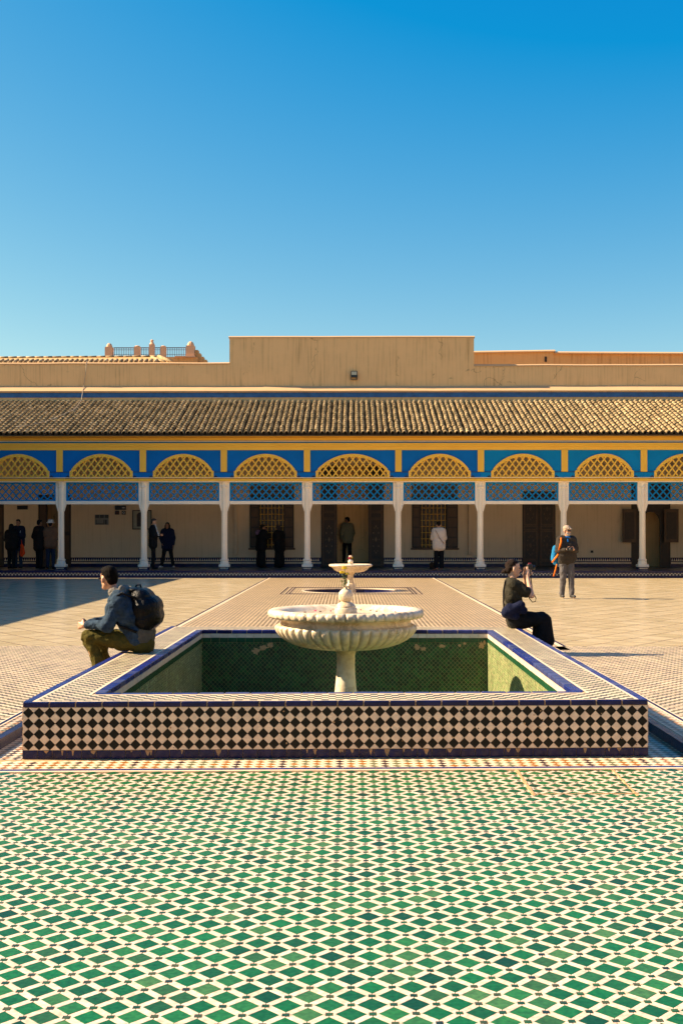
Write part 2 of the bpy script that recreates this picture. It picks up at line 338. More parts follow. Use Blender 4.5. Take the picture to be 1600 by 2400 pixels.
# ------------------------------------------------------------------ the ground and court
CZ = .07                 # the court lies one low kerb above the terrace in front
SH = .035
def fshear(x, y, z): return (x, y+SH*(x+.1), z)
XL, XR = -2.53, 2.34     # kerbs left and right of the basin
PB, PXW = 14.2, 2.8
MB().sheet(-400, 400, -200, 900, -.9).build('ground', mat('dry_earth', (.36, .25, .15), .9), kind='structure')
FY = 29.1; FRAD = 1.25
def slab_back(z0, z1, x0, x1, y0, y1, sides=True):
    """path slab with the round hole of the far pool"""
    mb = MB(); s = 1.75
    for a in ((x0, x1, y0, FY-s), (x0, x1, FY+s, y1), (x0, -s, FY-s, FY+s), (s, x1, FY-s, FY+s)):
        mb.sheet(*a, z1)
    n = 64; vs = []; fs = []
    for i in range(n):
        a = 2*math.pi*(i+.5)/n-math.pi/4; c_, s_ = math.cos(a), math.sin(a); k = s/max(abs(c_), abs(s_))
        vs += [(c_*k, FY+s_*k, z1), (c_*FRAD, FY+s_*FRAD, z1)]
    for i in range(n):
        j = (i+1) % n; fs.append((2*i, 2*j, 2*j+1, 2*i+1))
        if abs(abs(vs[2*i][0])-s) < 1e-6 and abs(abs(vs[2*j][0])-s) > 1e-6 or abs(abs(vs[2*i][0])-s) > 1e-6 and abs(abs(vs[2*j][0])-s) < 1e-6:
            q = len(vs); vs.append((math.copysign(s, vs[2*i][0]), FY+math.copysign(s, vs[2*i][1]-FY), z1)); fs.append((2*i, q, 2*j))
    mb.add(vs, fs); return mb
court = MB()
court.box(-40, XL, -20, PB, -.8, CZ-.004); court.box(XR, 40, -20, PB, -.8, CZ-.004)
court.box(-40, -PXW, PB, 37.8, -.8, CZ-.004); court.box(PXW, 40, PB, 37.8, -.8, CZ-.004)
co = court.build('marble_paving', M['paving'], kind='structure')
pth = slab_back(0, CZ, -PXW, PXW, PB, 37.8)
pth.add([(-PXW, PB, -.5), (PXW, PB, -.5), (PXW, PB, CZ), (-PXW, PB, CZ)], [(0, 1, 2, 3)])
po = pth.build('tile_path', M['z_path'], kind='structure')
cz = MB(); ZY = 14.65
cz.sheet(-40, -2.76, -20, ZY, CZ); cz.sheet(2.66, 40, -20, ZY, CZ)
cz.build('zellige_paving', M['z_court'], kind='structure')
b_ = MB(); b_.sheet(-2.70, -2.60, -20, PB, CZ); b_.sheet(2.42, 2.60, -20, PB, CZ)
b_.build('border_paving', M['z_orange'], kind='structure')
kl = MB()
for x0, x1 in ((-2.745, -2.715), (2.615, 2.645)): kl.box(x0, x1, -20, ZY, CZ-.02, CZ+.002)
for x0, x1 in ((-PXW-.03, -PXW+.01), (PXW-.01, PXW+.03)): kl.box(x0, x1, ZY, 37.8, CZ-.02, CZ+.003)
kl.build('edge_line', M['navy_tile'], kind='structure')
kw = MB()
for x0, x1 in ((-2.76, -2.745), (-2.715, -2.70), (2.60, 2.615), (2.645, 2.66)): kw.box(x0, x1, -20, ZY, CZ-.02, CZ+.001)
for x0, x1 in ((-PXW+.01, -PXW+.07), (PXW-.07, PXW-.01)): kw.box(x0, x1, ZY, 37.8, CZ-.02, CZ+.002)
kw.build('white_edge_line', M['white_tile'], kind='structure')
# low kerbs of glazed tile beside the basin
for sgn, xk, m_ in ((1, XL, M['navy_tile']), (-1, XR, M['navy_tile'])):
    base = MB().box(min(xk, xk-sgn*.06), max(xk, xk-sgn*.06), 2, PB-.02, -.05, CZ-.002).build('kerb', M['grout'], kind='structure')
    mt = MB().box(-.031*0, .06, 0, .172, -CZ-.01, .002); me = mt.mesh('kerb_tile'); me.materials.append(m_)
    y = 6.4
    while y < 14.0:
        o = link('kerb_tile', me, None, base); o.location = ((xk-.06+.004) if sgn > 0 else xk-.004, y, CZ+.003+random.uniform(-.001, .001)); y += .176

# terrace in front: laid star-less zellige, tile by tile
P = .14; half = P/2; GH = .0520; SQ = .0115
fb = MB()
fb.sheet(-3.4, 3.4, -8, 7.28, -.0025)
fb.warp(fshear); front = fb.build('terrace', M['grout'], kind='structure')
MB().box(XL, XR, 7.0, 7.0001, -.9, -.05).build('terrace_underside', M['grout'], kind='structure')
M['green'] = celltile('green_glaze', GR, P, P/2, P/2-SH*.1, .3, SH)
M['cream'] = celltile('cream_glaze', [(.78, .58, .43), (.66, .48, .34), (.77, .57, .42), (.72, .53, .37)], P/2, P/4, -SH*.1, .3, SH, .06)
M['dot'] = celltile('dark_green_glaze', [(.006, .03, .015), (.03, .09, .03), (.01, .045, .025), (.06, .08, .03), (.012, .03, .03)], P, P/2, -SH*.1, .3, SH)
g = .0009; TZ = .004
def tile_mesh(name, pts, m_):
    mb = MB(); cxm = sum(p[0] for p in pts)/len(pts); cym = sum(p[1] for p in pts)/len(pts)
    n = len(pts); mb.add([(x, y, -.004) for x, y in pts]+[(x, y, TZ-.001) for x, y in pts]+[(cxm+(x-cxm)*.97, cym+(y-cym)*.97, TZ) for x, y in pts],
        [tuple(range(2*n, 3*n))]+[(i, (i+1) % n, (i+1) % n+n, i+n) for i in range(n)]+[(i+n, (i+1) % n+n, (i+1) % n+2*n, i+2*n) for i in range(n)])
    return mb
def sh_(pts): return [(x, y+SH*x) for x, y in pts]
gp = sh_([(GH-g, 0), (0, GH-g), (-GH+g, 0), (0, -GH+g)])
s_ = SQ-g; dp = sh_([(s_, s_), (-s_, s_), (-s_, -s_), (s_, -s_)])
def wpts(f):     # strip from the crossing at the origin to the one at (half, half); f flips x
    a = half-GH
    pts = [(SQ+g, g), (a+g*1.5, g), (half-g, half-a-g*1.5), (half-g, half-SQ-g), (half-SQ-g, half-SQ-g), (half-SQ-g, half-g), (half-a-g*1.5, half-g), (g, a+g*1.5), (g, SQ+g), (SQ+g, SQ+g)]
    pts = [(x-half/2, y-half/2) for x, y in pts]
    if f: pts = [(-x, y) for x, y in pts][::-1]
    return sh_(pts)
protos = {'green_tile': (tile_mesh('green_tile', gp, 0), M['green']), 'dot_tile': (tile_mesh('dot_tile', dp, 0), M['dot']),
          'cream_tile': (tile_mesh('cream_tile', wpts(0), 0), M['cream']), 'cream_tile_b': (tile_mesh('cream_tile', wpts(1), 0), M['cream'])}
spots = {'green_tile': [], 'dot_tile': [], 'cream_tile': []}
HX0, HX1, HY0, HY1 = 1.08, 1.71, 6.55, 7.22
nx, ny = 24, 60
for i in range(-nx, nx+1):
    for j in range(0, ny):
        for q in (0, 1):
            cx_, cy_ = i*P+q*half, 7.14-(j-1)*P+q*half    # crossings
            if cy_ < 2.6: continue
            spots['dot_tile'].append((cx_, cy_, 0))
            spots['green_tile'].append((cx_+half, cy_, 0))
            spots['cream_tile'].append((cx_+half/2, cy_+half/2, 0)); spots['cream_tile'].append((cx_-half/2, cy_+half/2, 1))
def inview(x, y): return abs(PX(800, y)-x) < .305*y and y > 3.58
for nm, sp in spots.items():
    # the greens in the middle of each 'cell': material lattice is centred on them
    sp = [t for t in sp if t[1] < 7.28-.045 and abs(t[0]) < 3.2]
    vis = sorted([t for t in sp if inview(t[0], t[1])], key=lambda t: t[1])[:296]
    vs_ = set(vis); meshes = {}
    for x, y, f in vis:
        key = nm+('_b' if f else '')
        if key not in meshes:
            me = protos[key][0].mesh(nm); me.materials.append(protos[key][1]); meshes[key] = me
        o = link(nm, meshes[key], None, front); o.location = (x, y+SH*(x+.1), random.uniform(-.0006, .0006))
        o.rotation_euler = (random.gauss(0, .004), random.gauss(0, .004), 0)
    big = MB()
    for t in sp:
        if t in vs_: continue
        x, y, f = t; pr = protos[nm+('_b' if f else '')][0]; ta, tb, tc = random.gauss(0, .004), random.gauss(0, .004), random.uniform(-.0006, .0006)
        big.add([(vx+x, vy+y+SH*(x+.1), vz+tc+ta*vx+tb*vy) for vx, vy, vz in pr.v], pr.f)
    big.build(nm, protos[nm][1], front, kind='stuff')
# cropped row at the top, lines and coloured border
MB().box(-3.4, 3.4, 7.262, 7.295, -.01, .0045).warp(fshear).build('white_edge', M['white_tile'], front)
me = MB().box(-.0525, .0525, -.021, .021, -.01, .005).warp(lambda x, y, z: (x, y+SH*x, z)).mesh('border_tile'); me.materials.append(M['blue_tile'])
for i in range(-24, 30):
    x = i*.1075; o = link('border_tile', me, None, front); o.location = (x, 7.319+SH*(x+.1), random.uniform(-.0005, .0005))
ch = MB().box(-3.4, 3.4, 7.28, 14.2, -.6, -.003)   # channel bed
ch = MB(); ch.sheet(-3.4, 3.4, 7.26, 7.9, -.002); ch.warp(fshear); ch.build('channel_bed', M['grout'], front)
D = .0765
cm = [mat('ochre_glaze', (.36, .14, .02), .3, .3, 30), mat('olive_glaze', (.17, .17, .075), .3, .3, 30), mat('brown_glaze', (.05, .03, .025), .3, .4, 30)]
h_ = D/2-.001
dm = []
for m_ in cm+[M['white_tile']]:
    me = tile_mesh('diamond_tile', sh_([(h_, 0), (0, h_), (-h_, 0), (0, -h_)]), 0).mesh('diamond_tile'); me.materials.append(m_); dm.append(me)
wt = MB()
for i in range(-31, 32):
    k = (0, 0, 1, 2, 1, 1, 0, 0, 2)[i % 9]
    for j in range(3):
        x = i*D; y = 7.3535+D/2+j*D
        kk = k if random.random() < .75 else (1 if k != 1 else 0)
        if abs(x) < 2.35: o = link('diamond_tile', dm[kk], None, front); o.location = (x, y+SH*(x+.1), 0)
    for j in range(4):
        x = (i+.5)*D; y = 7.3535+j*D
        pts = [(h_, 0), (0, h_), (-h_, 0), (0, -h_)]
        if j == 0: pts = [(h_, 0), (0, h_), (-h_, 0)]
        pr = tile_mesh('', sh_(pts), 0); wt.add([(a+x, b+y+SH*(x+.1), c) for a, b, c in pr.v], pr.f)
wt.build('cream_border_tile', M['white_tile'], front, kind='stuff')
cb = MB(); cb.sheet(XL, -2.27, 7.6, PB, 0); cb.sheet(2.08, XR, 7.62, PB, 0); cb.sheet(-2.27, 2.08, 13.95, PB, 0)
cb.build('channel_paving', M['z_orange'], kind='structure')
MB().box(-2.9, XL-.0, 7.9, 7.9001, 0, .001)
# inspection cover edged with orange mortar
hatch = empty('inspection_cover', (1.39, 6.9, 0), label='square inspection cover in the green tiled terrace, outlined by rough orange mortar', cat='cover')
def strip(x0, y0, x1, y1, w_, z=.0075):
    mb = MB(); n = 14; a = Vector((x0, y0)); b = Vector((x1, y1)); d = (b-a).normalized(); nn = Vector((-d.y, d.x)); L = []; Rr = []
    for i in range(n+1):
        p = a.lerp(b, i/n); k = w_*(.55+.6*random.random())/2
        L.append(p+nn*k); Rr.append(p-nn*k)
    mb.prism_xy([tuple(v) for v in L]+[tuple(v) for v in Rr[::-1]], -.002, z)
    mb.warp(lambda x, y, z: (x-1.39, y+SH*(x+.1)-6.9, z)); return mb
for a in ((HX0, 7.24, HX0, 6.53, .026), (HX1, 7.24, HX1-.02, 6.50, .014), (HX0, 6.56, HX1, 6.56, .012), (HX0+.02, 7.22, HX1, 7.22, .009)):
    strip(*a).build('mortar_joint', M['mortar'], hatch)

# ------------------------------------------------------------------ the basin
BX0, BX1, BY0, BY1, BZ = -2.26, 2.07, 7.70, 13.96, .39
IX0, IX1, IY0, IY1 = -1.80, 1.64, 8.14, 13.37
def bwarp(x, y, z):
    k = max(0, min(1, (13.37-y)/(13.37-8.14))); return (x, y+.035*(x+.1)*k, z)
basin = empty('tiled_basin', (0, 0, 0), label='sunken rectangular basin with black and cream diamond tiled wall and wide mosaic rim', cat='basin')
bm = MB()
bm.box(BX0, BX1, BY0, IY0, -.8, BZ-.004); bm.box(BX0, BX1, IY1, BY1, -.8, BZ-.004); bm.box(BX0, IX0, IY0, IY1, -.8, BZ-.004); bm.box(IX1, BX1, IY0, IY1, -.8, BZ-.004)
bm.warp(bwarp).build('wall', M['grout'], basin)
for xa, xb in ((BX0-.004, BX0-.0001), (BX1+.0001, BX1+.004)):
    MB().box(xa, xb, BY0+.003, BY1, .058, BZ-.035).warp(bwarp).build('side_facing', M['z_side'], basin)
    MB().box(xa, xb, BY0+.003, BY1, 0, .056).warp(bwarp).build('side_skirting', M['navy_tile'], basin)
# mosaic on the rim
E = .055; IE = .075; WL = .022
def ring(mb, a, b, z):      # rectangular ring between two insets measured from outer to inner (0..1 style absolute insets)
    (ax0, ax1, ay0, ay1), (cx0, cx1, cy0, cy1) = a, b
    mb.add([(ax0, ay0, z), (ax1, ay0, z), (ax1, ay1, z), (ax0, ay1, z), (cx0, cy0, z), (cx1, cy0, z), (cx1, cy1, z), (cx0, cy1, z)],
           [(0, 1, 5, 4), (1, 2, 6, 5), (2, 3, 7, 6), (3, 0, 4, 7)])
def inset_o(d, f=None): return (BX0+d, BX1-d, BY0+(f if f is not None else d), BY1-d)
def inset_i(d): return (IX0-d, IX1+d, IY0-d, IY1+d)
tr = MB(); ring(tr, inset_o(E+WL, .05), inset_i(IE+WL), BZ); tr.warp(bwarp).build('rim_mosaic', M['z_rim'], basin)
wl = MB(); ring(wl, inset_o(E, .03), inset_o(E+WL, .05), BZ+.001); ring(wl, inset_i(IE+WL), inset_i(IE), BZ+.001); wl.warp(bwarp).build('white_line', M['white_tile'], basin)
def blocks(name, ax, u0, u1, step, fixed0, fixed1, z0, z1, m1, m2, gap=.004, bev=.006):
    n = max(1, round(abs(u1-u0)/step)); st = (u1-u0)/n
    for i in range(n):
        a, b = u0+i*st+gap, u0+(i+1)*st-gap
        mb = MB()
        if ax == 'x': mb.box(a, b, fixed0, fixed1, z0, z1)
        else: mb.box(fixed0, fixed1, a, b, z0, z1)
        mb.warp(bwarp); dz = random.uniform(-.0012, .0012)
        o = mb.build(name, m1 if random.random() < .6 else m2, basin); o.location.z = dz
        bv = o.modifiers.new('bevel', 'BEVEL'); bv.width = bev; bv.segments = 2
blocks('edging_tile', 'x', BX0, BX1, .178, BY0-.008, BY0+.03, BZ-.033, BZ+.002, M['navy_tile'], M['navy_tile'])
blocks('edging_tile', 'y', BY0+.033, BY1, .178, BX0-.008, BX0+E, BZ-.033, BZ+.003, M['blue_tile'], M['blue_tile'])
blocks('edging_tile', 'y', BY0+.033, BY1, .178, BX1-E, BX1+.008, BZ-.033, BZ+.003, M['blue_tile'], M['blue_tile2'])
blocks('inner_edging_tile', 'x', IX0, IX1, .185, IY1-.006, IY1+IE, BZ-.038, BZ+.003, M['navy_tile'], M['blue_tile'])
blocks('inner_edging_tile', 'y', IY0, IY1+.07, .185, IX0-IE, IX0+.006, BZ-.038, BZ+.003, M['blue_tile'], M['blue_tile2'])
blocks('inner_edging_tile', 'y', IY0, IY1+.07, .185, IX1-.006, IX1+IE, BZ-.038, BZ+.003, M['blue_tile2'], M['blue_tile'])
blocks('inner_edging_tile', 'x', IX0-.06, IX1+.06, .185, IY0-.05, IY0+.006, BZ-.038, BZ+.002, M['blue_tile2'], M['blue_tile'])
# front face: diamonds laid one by one
nD = 59; DX = (BX1-BX0-.004)/nD; zb, zt = .060, BZ-.034; DZ = (zt-zb)/4
gg = .0017
def dia(pts, m_, nm):
    mb = MB().prism_xz(pts, -.0045, 0); mb.warp(lambda x, y, z: (x, y+.035*x, z)); me = mb.mesh(nm); me.materials.append(m_); return me
full = [(DX/2-gg, 0), (0, DZ/2-gg), (-DX/2+gg, 0), (0, -DZ/2+gg)]
bme = dia(full, M['black_tile'], 'black_tile'); wme = dia(full, M['white_tile'], 'cream_tile')
def put(me, nm, x, z):
    o = link(nm, me, None, basin); o.location = (x, BY0+.035*(x+.1)-random.uniform(0, .0014), z); o.rotation_euler = (random.gauss(0, .006), 0, random.gauss(0, .01)); o.rotation_euler.y = random.gauss(0, .012)
for i in range(nD):
    for k in range(4): put(bme, 'black_tile', BX0+.002+(i+.5)*DX, zb+(k+.5)*DZ)
for i in range(1, nD):
    for k in range(1, 4): put(wme, 'cream_tile', BX0+.002+i*DX, zb+k*DZ)
hm = MB()
for i in range(0, nD+1):
    x = BX0+.002+i*DX
    l = -DX/2+gg if i > 0 else 0; r_ = DX/2-gg if i < nD else 0
    hm.prism_xz([(x+l, zb+gg), (x+r_, zb+gg), (x, zb+DZ/2-gg)], BY0-.0045, BY0)
    hm.prism_xz([(x+l, zt-gg), (x+r_, zt-gg), (x, zt-DZ/2+gg)], BY0-.0045, BY0)
    if i in (0, nD):
        for k in range(1, 4): hm.prism_xz([(x, zb+k*DZ-DZ/2+gg), (x, zb+k*DZ+DZ/2-gg), (x+(DX/2-gg if i == 0 else -DX/2+gg), zb+k*DZ)], BY0-.0045, BY0)
hm.warp(bwarp).build('cream_half_tile', M['white_tile'], basin, kind='stuff')
blocks('skirting_tile', 'x', BX0, BX1, .1007, BY0-.007, BY0, .001, .057, M['navy_tile'], M['navy_tile'], gap=.0018, bev=.002)
dr = MB()
random.seed(11)
for x in [BX0+.1+random.random()*4.1 for _ in range(26)]:
    w_ = random.uniform(.006, .02); l = random.uniform(.012, .05)
    dr.prism_xz([(x-w_, .0585), (x+w_, .0585), (x+w_*.5, .058-l*.6), (x+w_*.1, .058-l), (x-w_*.4, .058-l*.8)], BY0-.0095, BY0-.006)
dr.warp(bwarp).build('mortar_drip', M['mortar'], basin)
cp_ = random.Random(8)
for i in range(34):
    x = BX0+.05+cp_.random()*4.2; z = .07+cp_.random()*.27; r_ = cp_.uniform(.003, .008)
    pts = [(x+math.cos(2*math.pi*k/6)*r_*cp_.uniform(.5, 1.2), z+math.sin(2*math.pi*k/6)*r_*cp_.uniform(.5, 1.2)) for k in range(6)]
    MB().prism_xz(pts, BY0-.0068, BY0-.004).warp(bwarp).build('chip', M['mortar'] if i % 3 else M['black_tile'], basin)
# inside of the basin
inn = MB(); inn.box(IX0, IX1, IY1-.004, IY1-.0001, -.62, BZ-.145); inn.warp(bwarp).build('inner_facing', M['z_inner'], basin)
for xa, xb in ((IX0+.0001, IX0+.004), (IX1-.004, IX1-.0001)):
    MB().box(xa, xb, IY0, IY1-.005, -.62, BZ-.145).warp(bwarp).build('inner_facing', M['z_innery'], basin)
M['green_tile1'] = mat('bottle_green_tile', (.014, .075, .03), .25, .4, 12)
M['white_tile2'] = mat('aged_white_tile', (.70, .58, .44), .35, .2, 12)
for (nm, z0, z1, ms) in (('white_course_tile', BZ-.088, BZ-.041, M['white_tile2']), ('green_course_tile', BZ-.143, BZ-.091, M['green_tile1'])):
    blocks(nm, 'x', IX0+.006, IX1-.006, .103, IY1-.006, IY1, z0, z1, ms, ms, gap=.0015, bev=.001)
    blocks(nm, 'y', IY0, IY1-.007, .103, IX0, IX0+.006, z0, z1, ms, ms, gap=.0015, bev=.001)
    blocks(nm, 'y', IY0, IY1-.007, .103, IX1-.006, IX1, z0, z1, ms, ms, gap=.0015, bev=.001)
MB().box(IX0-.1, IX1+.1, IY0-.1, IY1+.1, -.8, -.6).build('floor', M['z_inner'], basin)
def patch(px, py, w_, h2, seed):   # patch of fallen glaze on the far inner wall
    random.seed(seed); X = PX(px, IY1); Z = PZ(py, IY1); s = IY1/F
    pts = []
    for i in range(22):
        a = 2*math.pi*i/22; k = .55+.6*random.random(); pts.append((X+math.cos(a)*w_*s*k/2, Z+math.sin(a)*h2*s*k/2))
    return MB().prism_xz(pts, IY1-.007, IY1-.004)
for a in ((600, 1526, 22, 16, 1), (618, 1518, 24, 12, 2), (634, 1511, 16, 14, 3), (977, 1516, 18, 14, 4), (991, 1521, 14, 10, 5), (1035, 1514, 16, 9, 6), (1076, 1512, 10, 8, 7), (1088, 1508, 8, 8, 8), (1127, 1512, 14, 20, 9), (1134, 1506, 8, 12, 10)):
    patch(*a).build('bare_patch', M['mortar'], basin)
random.seed(3)

# ------------------------------------------------------------------ fountains
def plinthbits(prof): return prof
FXc, FYc = -.055, 11.0
f1 = empty('marble_fountain', (FXc, FYc, -.6), label='large marble fountain with two fluted bowl tiers standing in the green tiled basin', cat='fountain')
def flute(n, amp, z0, z1):
    def fn(r, z, a):
        k = abs(math.cos(a*n/2)); t = 1-(1-k)**2.2
        e = max(0, min(1, (z-z0)/.02))*max(0, min(1, (z1-z)/.02))
        return r-amp*(1-t)*e*(.4+.6*min(1, r/.6))
    return fn
zz = .6
lip = [(.66, .728), (.70, .726), (.735, .735), (.762, .757), (.770, .778), (.762, .797), (.745, .806)]
def lipr(r, z, a):
    k = abs(math.cos(a*25)); t = 1-(1-k)**3.5
    return r-(.032*(1-t) if (r > .73 and z < .803) else 0)
MB().lathe([(r, z+zz) for r, z in [(.60, .728), (.68, .727), (.735, .729), (.755, .734), (.766, .745), (.772, .765), (.770, .785), (.758, .801), (.742, .809), (.70, .8115), (.655, .806), (.62, .79), (.585, .76), (.54, .735), (.3, .72), (.1, .715)]],
           n=56*6, rad=lambda r, z, a: lipr(r, z-zz, a)).build('upper_bowl', M['marble'], f1, True)
MB().lathe([(r, z+zz) for r, z in [(.56, .64), (.655, .655), (.648, .67), (.64, .69), (.65, .712), (.672, .727), (.60, .7279)]], n=96).build('neck', M['marble'], f1, True)
def lowr(r, z, a):
    k = abs(math.cos(a*22)); t = 1-(1-k)**2.5; z -= zz
    e = max(0, min(1, (.655-z)/.02))
    return r-.05*(1-t)*e*min(1, r/.55)
low = [(.08, .405), (.14, .408), (.25, .415), (.36, .427), (.46, .447), (.54, .474), (.61, .510), (.665, .555), (.695, .598), (.704, .626), (.698, .644), (.682, .655), (.66, .66), (.55, .661)]
MB().lathe([(r, z+zz) for r, z in low], n=44*8, rad=lowr).build('lower_bowl', M['marble'], f1, True)
MB().lathe([(.2, .0), (.2, .08), (.17, .1), (.15, .3), (.125, .48), (.106, .62), (.094, .75), (.09, .86), (.092, .95), (.105, 1.0), (.13, 1.015), (.1, 1.02)], n=40).build('pedestal', M['marble'], f1, True)
fin = [(.112, .71), (.112, .815), (.108, .82), (.098, .822), (.100, .832), (.098, .842), (.088, .846), (.084, .858), (.074, .864), (.062, .87), (.055, .876)]
fin += [(.073*math.cos(t), .94+.073*math.sin(t)) for t in [R(a) for a in range(-55, 81, 9)]]+[(.018, 1.018), (.016, 1.03)]
MB().lathe([(r, z+zz) for r, z in fin], n=40).build('finial', M['marble'], f1, True)
wm, wn_, wb = _new('still_water'); wb.inputs['Base Color'].default_value = (.42, .33, .2, 1); wb.inputs['Roughness'].default_value = .06; wb.inputs['Specular IOR Level'].default_value = .8
MB().lathe([(.0, .765+zz), (.593, .7651+zz)][::-1], n=48).build('water', wm, f1)
pet = mat('pink_petal', (.62, .04, .16), .6); petd = mat('dark_petal', (.12, .06, .05), .7)
random.seed(5)
PG = 'petals floating in the near fountain'
for i in range(16):
    a = random.uniform(0, 2*math.pi); r_ = random.uniform(.22, .56)
    pts = [(math.cos(t)*random.uniform(.010, .018), math.sin(t)*random.uniform(.006, .012)) for t in [2*math.pi*k/7 for k in range(7)]]
    o = MB().prism_xy(pts, 0, .005).build('petal', pet if i < 9 else petd)
    o.location = (FXc+math.cos(a)*r_, FYc+math.sin(a)*r_, .766); o.rotation_euler = (random.uniform(-.3, .3), random.uniform(-.3, .3), a)
    tag(o, 'pink flower petal afloat in the upper marble bowl' if i < 9 else 'withered dark petal afloat in the upper marble bowl', 'petal', PG)

def flower_head(mb, c, r, n=14, squash=.7):
    c = Vector(c)
    for i in range(n*2):
        a = random.uniform(0, 2*math.pi); e = random.uniform(-.4, 1.3)
        d = Vector((math.cos(a)*math.cos(e), math.sin(a)*math.cos(e), math.sin(e)*squash)); u = d.orthogonal().normalized(); v = d.cross(u)
        p = c+d*r*.55; w_ = r*.42
        mb.add([p-u*w_, p+d*r*.45-v*w_*.3, p+u*w_, p+v*w_, p+d*r*.5+v*w_*.2], [(0, 1, 2), (2, 1, 4), (0, 3, 2), (3, 4, 2), (0, 4, 3)])
def leaf(mb, p, d, L, w_):
    p = Vector(p); d = Vector(d).normalized(); u = d.cross(Vector((0, 0, 1))).normalized()*w_; t = Vector((0, 0, -.25*L))
    mb.add([p, p+d*L*.4+u, p+d*L+t, p+d*L*.4-u, p+d*L*.5+Vector((0, 0, .1*L))], [(0, 1, 4), (1, 2, 4), (2, 3, 4), (3, 0, 4)])
lf = mat('dark_leaf', (.09, .12, .025), .55, .5, 60); yf = mat('yellow_blossom', (.80, .58, .02), .6, .2, 60)
pl = empty('yellow_flower_plant', (FXc, FYc, 1.02), label='bunch of yellow flowers with leaves stuck in the top of the near fountain', cat='flowers')
st = MB(); lv = MB()
for k, (dx, z) in enumerate(((-.012, .19), (-.035, .145), (.006, .13))):
    st.tube([(0, 0, -.0), (dx*.4, .0, z*.5), (dx, 0, z)], .003, 5)
random.seed(9)
for i in range(46):
    z = random.uniform(.0, .15); a = random.uniform(0, 2*math.pi)
    leaf(lv, (random.uniform(-.03, .02), random.uniform(-.02, .02), z), (math.cos(a), math.sin(a), random.uniform(-.4, .5)), random.uniform(.025, .05), random.uniform(.008, .016))
st.build('stem', lf, pl); lv.build('leaves', lf, pl)
for (x, z, r_) in ((-.014, .195, .028), (-.040, .15, .025), (-.022, .150, .018), (.010, .135, .018)):
    fm = MB(); flower_head(fm, (x, -.01, z), r_); fm.build('blossom', yf, pl)

# far fountain and its round pool
f2 = empty('marble_fountain', (-.02, FY, CZ-.16), label='smaller marble fountain with one shallow bowl standing in the round pool near the gallery', cat='fountain')
b0 = .16-CZ
def dishr(r, z, a):
    k = abs(math.cos(a*14)); t = 1-(1-k)**2
    return r-(.02*(1-t) if (.20 < r < .52 and z < .72+b0+.07) else 0)
MB().lathe([(r, z+b0) for r, z in [(.10, .545), (.26, .55), (.36, .575), (.43, .615), (.475, .665), (.50, .69), (.545, .70), (.565, .72), (.570, .742), (.56, .757), (.53, .765), (.49, .752), (.42, .72), (.3, .70), (.06, .695)]], n=28*8, rad=dishr).build('bowl', M['marble'], f2, True)
MB().lathe([(.15, 0), (.15, .16), (.14, .17), (.135, .30), (.125, .34), (.105, .345), (.085, .36), (.08, .42), (.082, .55), (.1, .60), (.125, .61), (.125, .66), (.1, .665)], n=8, a0=math.pi/8).build('pedestal', M['marble'], f2)
MB().lathe([(r, z+b0) for r, z in [(.085, .69), (.085, .755), (.06, .76)]+[(.068*math.cos(R(a)), .825+.068*math.sin(R(a))) for a in range(-50, 86, 10)]], n=32).build('finial', M['marble'], f2, True)
rz2 = empty('flower', (-.02, FY, .89+.0), label='pink and cream flower placed on top of the far fountain', cat='flower')
fm = MB(); flower_head(fm, (0, 0, .075), .05, 20); fm.build('blossom', mat('cream_blossom', (.85, .66, .5), .6, .1), rz2)
fm = MB(); flower_head(fm, (-.03, -.01, .03), .038, 12); fm.build('blossom', mat('rose_blossom', (.62, .06, .13), .6, .2), rz2)
fm = MB(); flower_head(fm, (.04, -.01, .04), .025, 8); leaf(fm, (0, 0, 0), (1, 0, .3), .06, .02); fm.build('blossom', yf, rz2)
pool = empty('round_pool', (0, FY, CZ), label='round sunken pool with dark blue tiled edge around the far fountain', cat='pool')
mb = MB(); n = 64
mb.lathe([(FRAD, CZ-.17-CZ), (FRAD, 0), (FRAD+.001, .0001)], n=n); mb.f = mb.f[:-2]; mb.f = [f[::-1] for f in mb.f]
mb.build('pool_wall', M['navy_tile'], pool)
MB().lathe([(FRAD+.002, -.16), (.001, -.159)], n=48).build('pool_floor', M['z_path'], pool)
rb = MB()
rb.lathe([(FRAD-.01, -.02), (FRAD-.01, .006), (FRAD+.05, .006), (FRAD+.05, -.02)], n=n); rb.f = rb.f[:-2]
rb.build('rim', M['white_tile2'], pool)
for d, m_ in ((1.75, M['navy_tile']), (1.62, M['navy_tile']), (1.54, M['navy_tile'])):
    fr = MB(); w_ = .013
    for s in (-1, 1):
        fr.box(s*d-w_, s*d+w_, -d-w_, d+w_, -.01, .004); fr.box(-d+w_, d-w_, s*d-w_, s*d+w_, -.01, .004)
    fr.build('frame_line', m_, pool)

# ------------------------------------------------------------------ the gallery building
G = empty('gallery_building', (0, 38.7, 0), label='long single storey gallery with white columns, blue and yellow lattice arches and tiled roof', cat='building')
def gpart(mb, name, m_, parent=None, **k):
    """geometry given in world space, stored relative to the building"""
    if parent is None or parent is G: off = Vector((0, 38.7, 0))
    else: off = Vector((0, 38.7, 0))+parent.location
    mb.warp(lambda x, y, z: (x-off.x, y-off.y, z-off.z))
    return mb.build(name, m_, parent or G, **k)
CXs = [PX(p, 38.7) for p in (144, 338, 526.5, 720, 932.6, 1124.5, 1319.4, 1504)]
CXs = [-18.8, -15.9, CXs[0]-2.9]+CXs+[CXs[-1]+2.9, CXs[-1]+5.8, CXs[-1]+8.7]
XA, XB = -22, 22; YFR = 38.45; YB = 42.3; FZ = .30
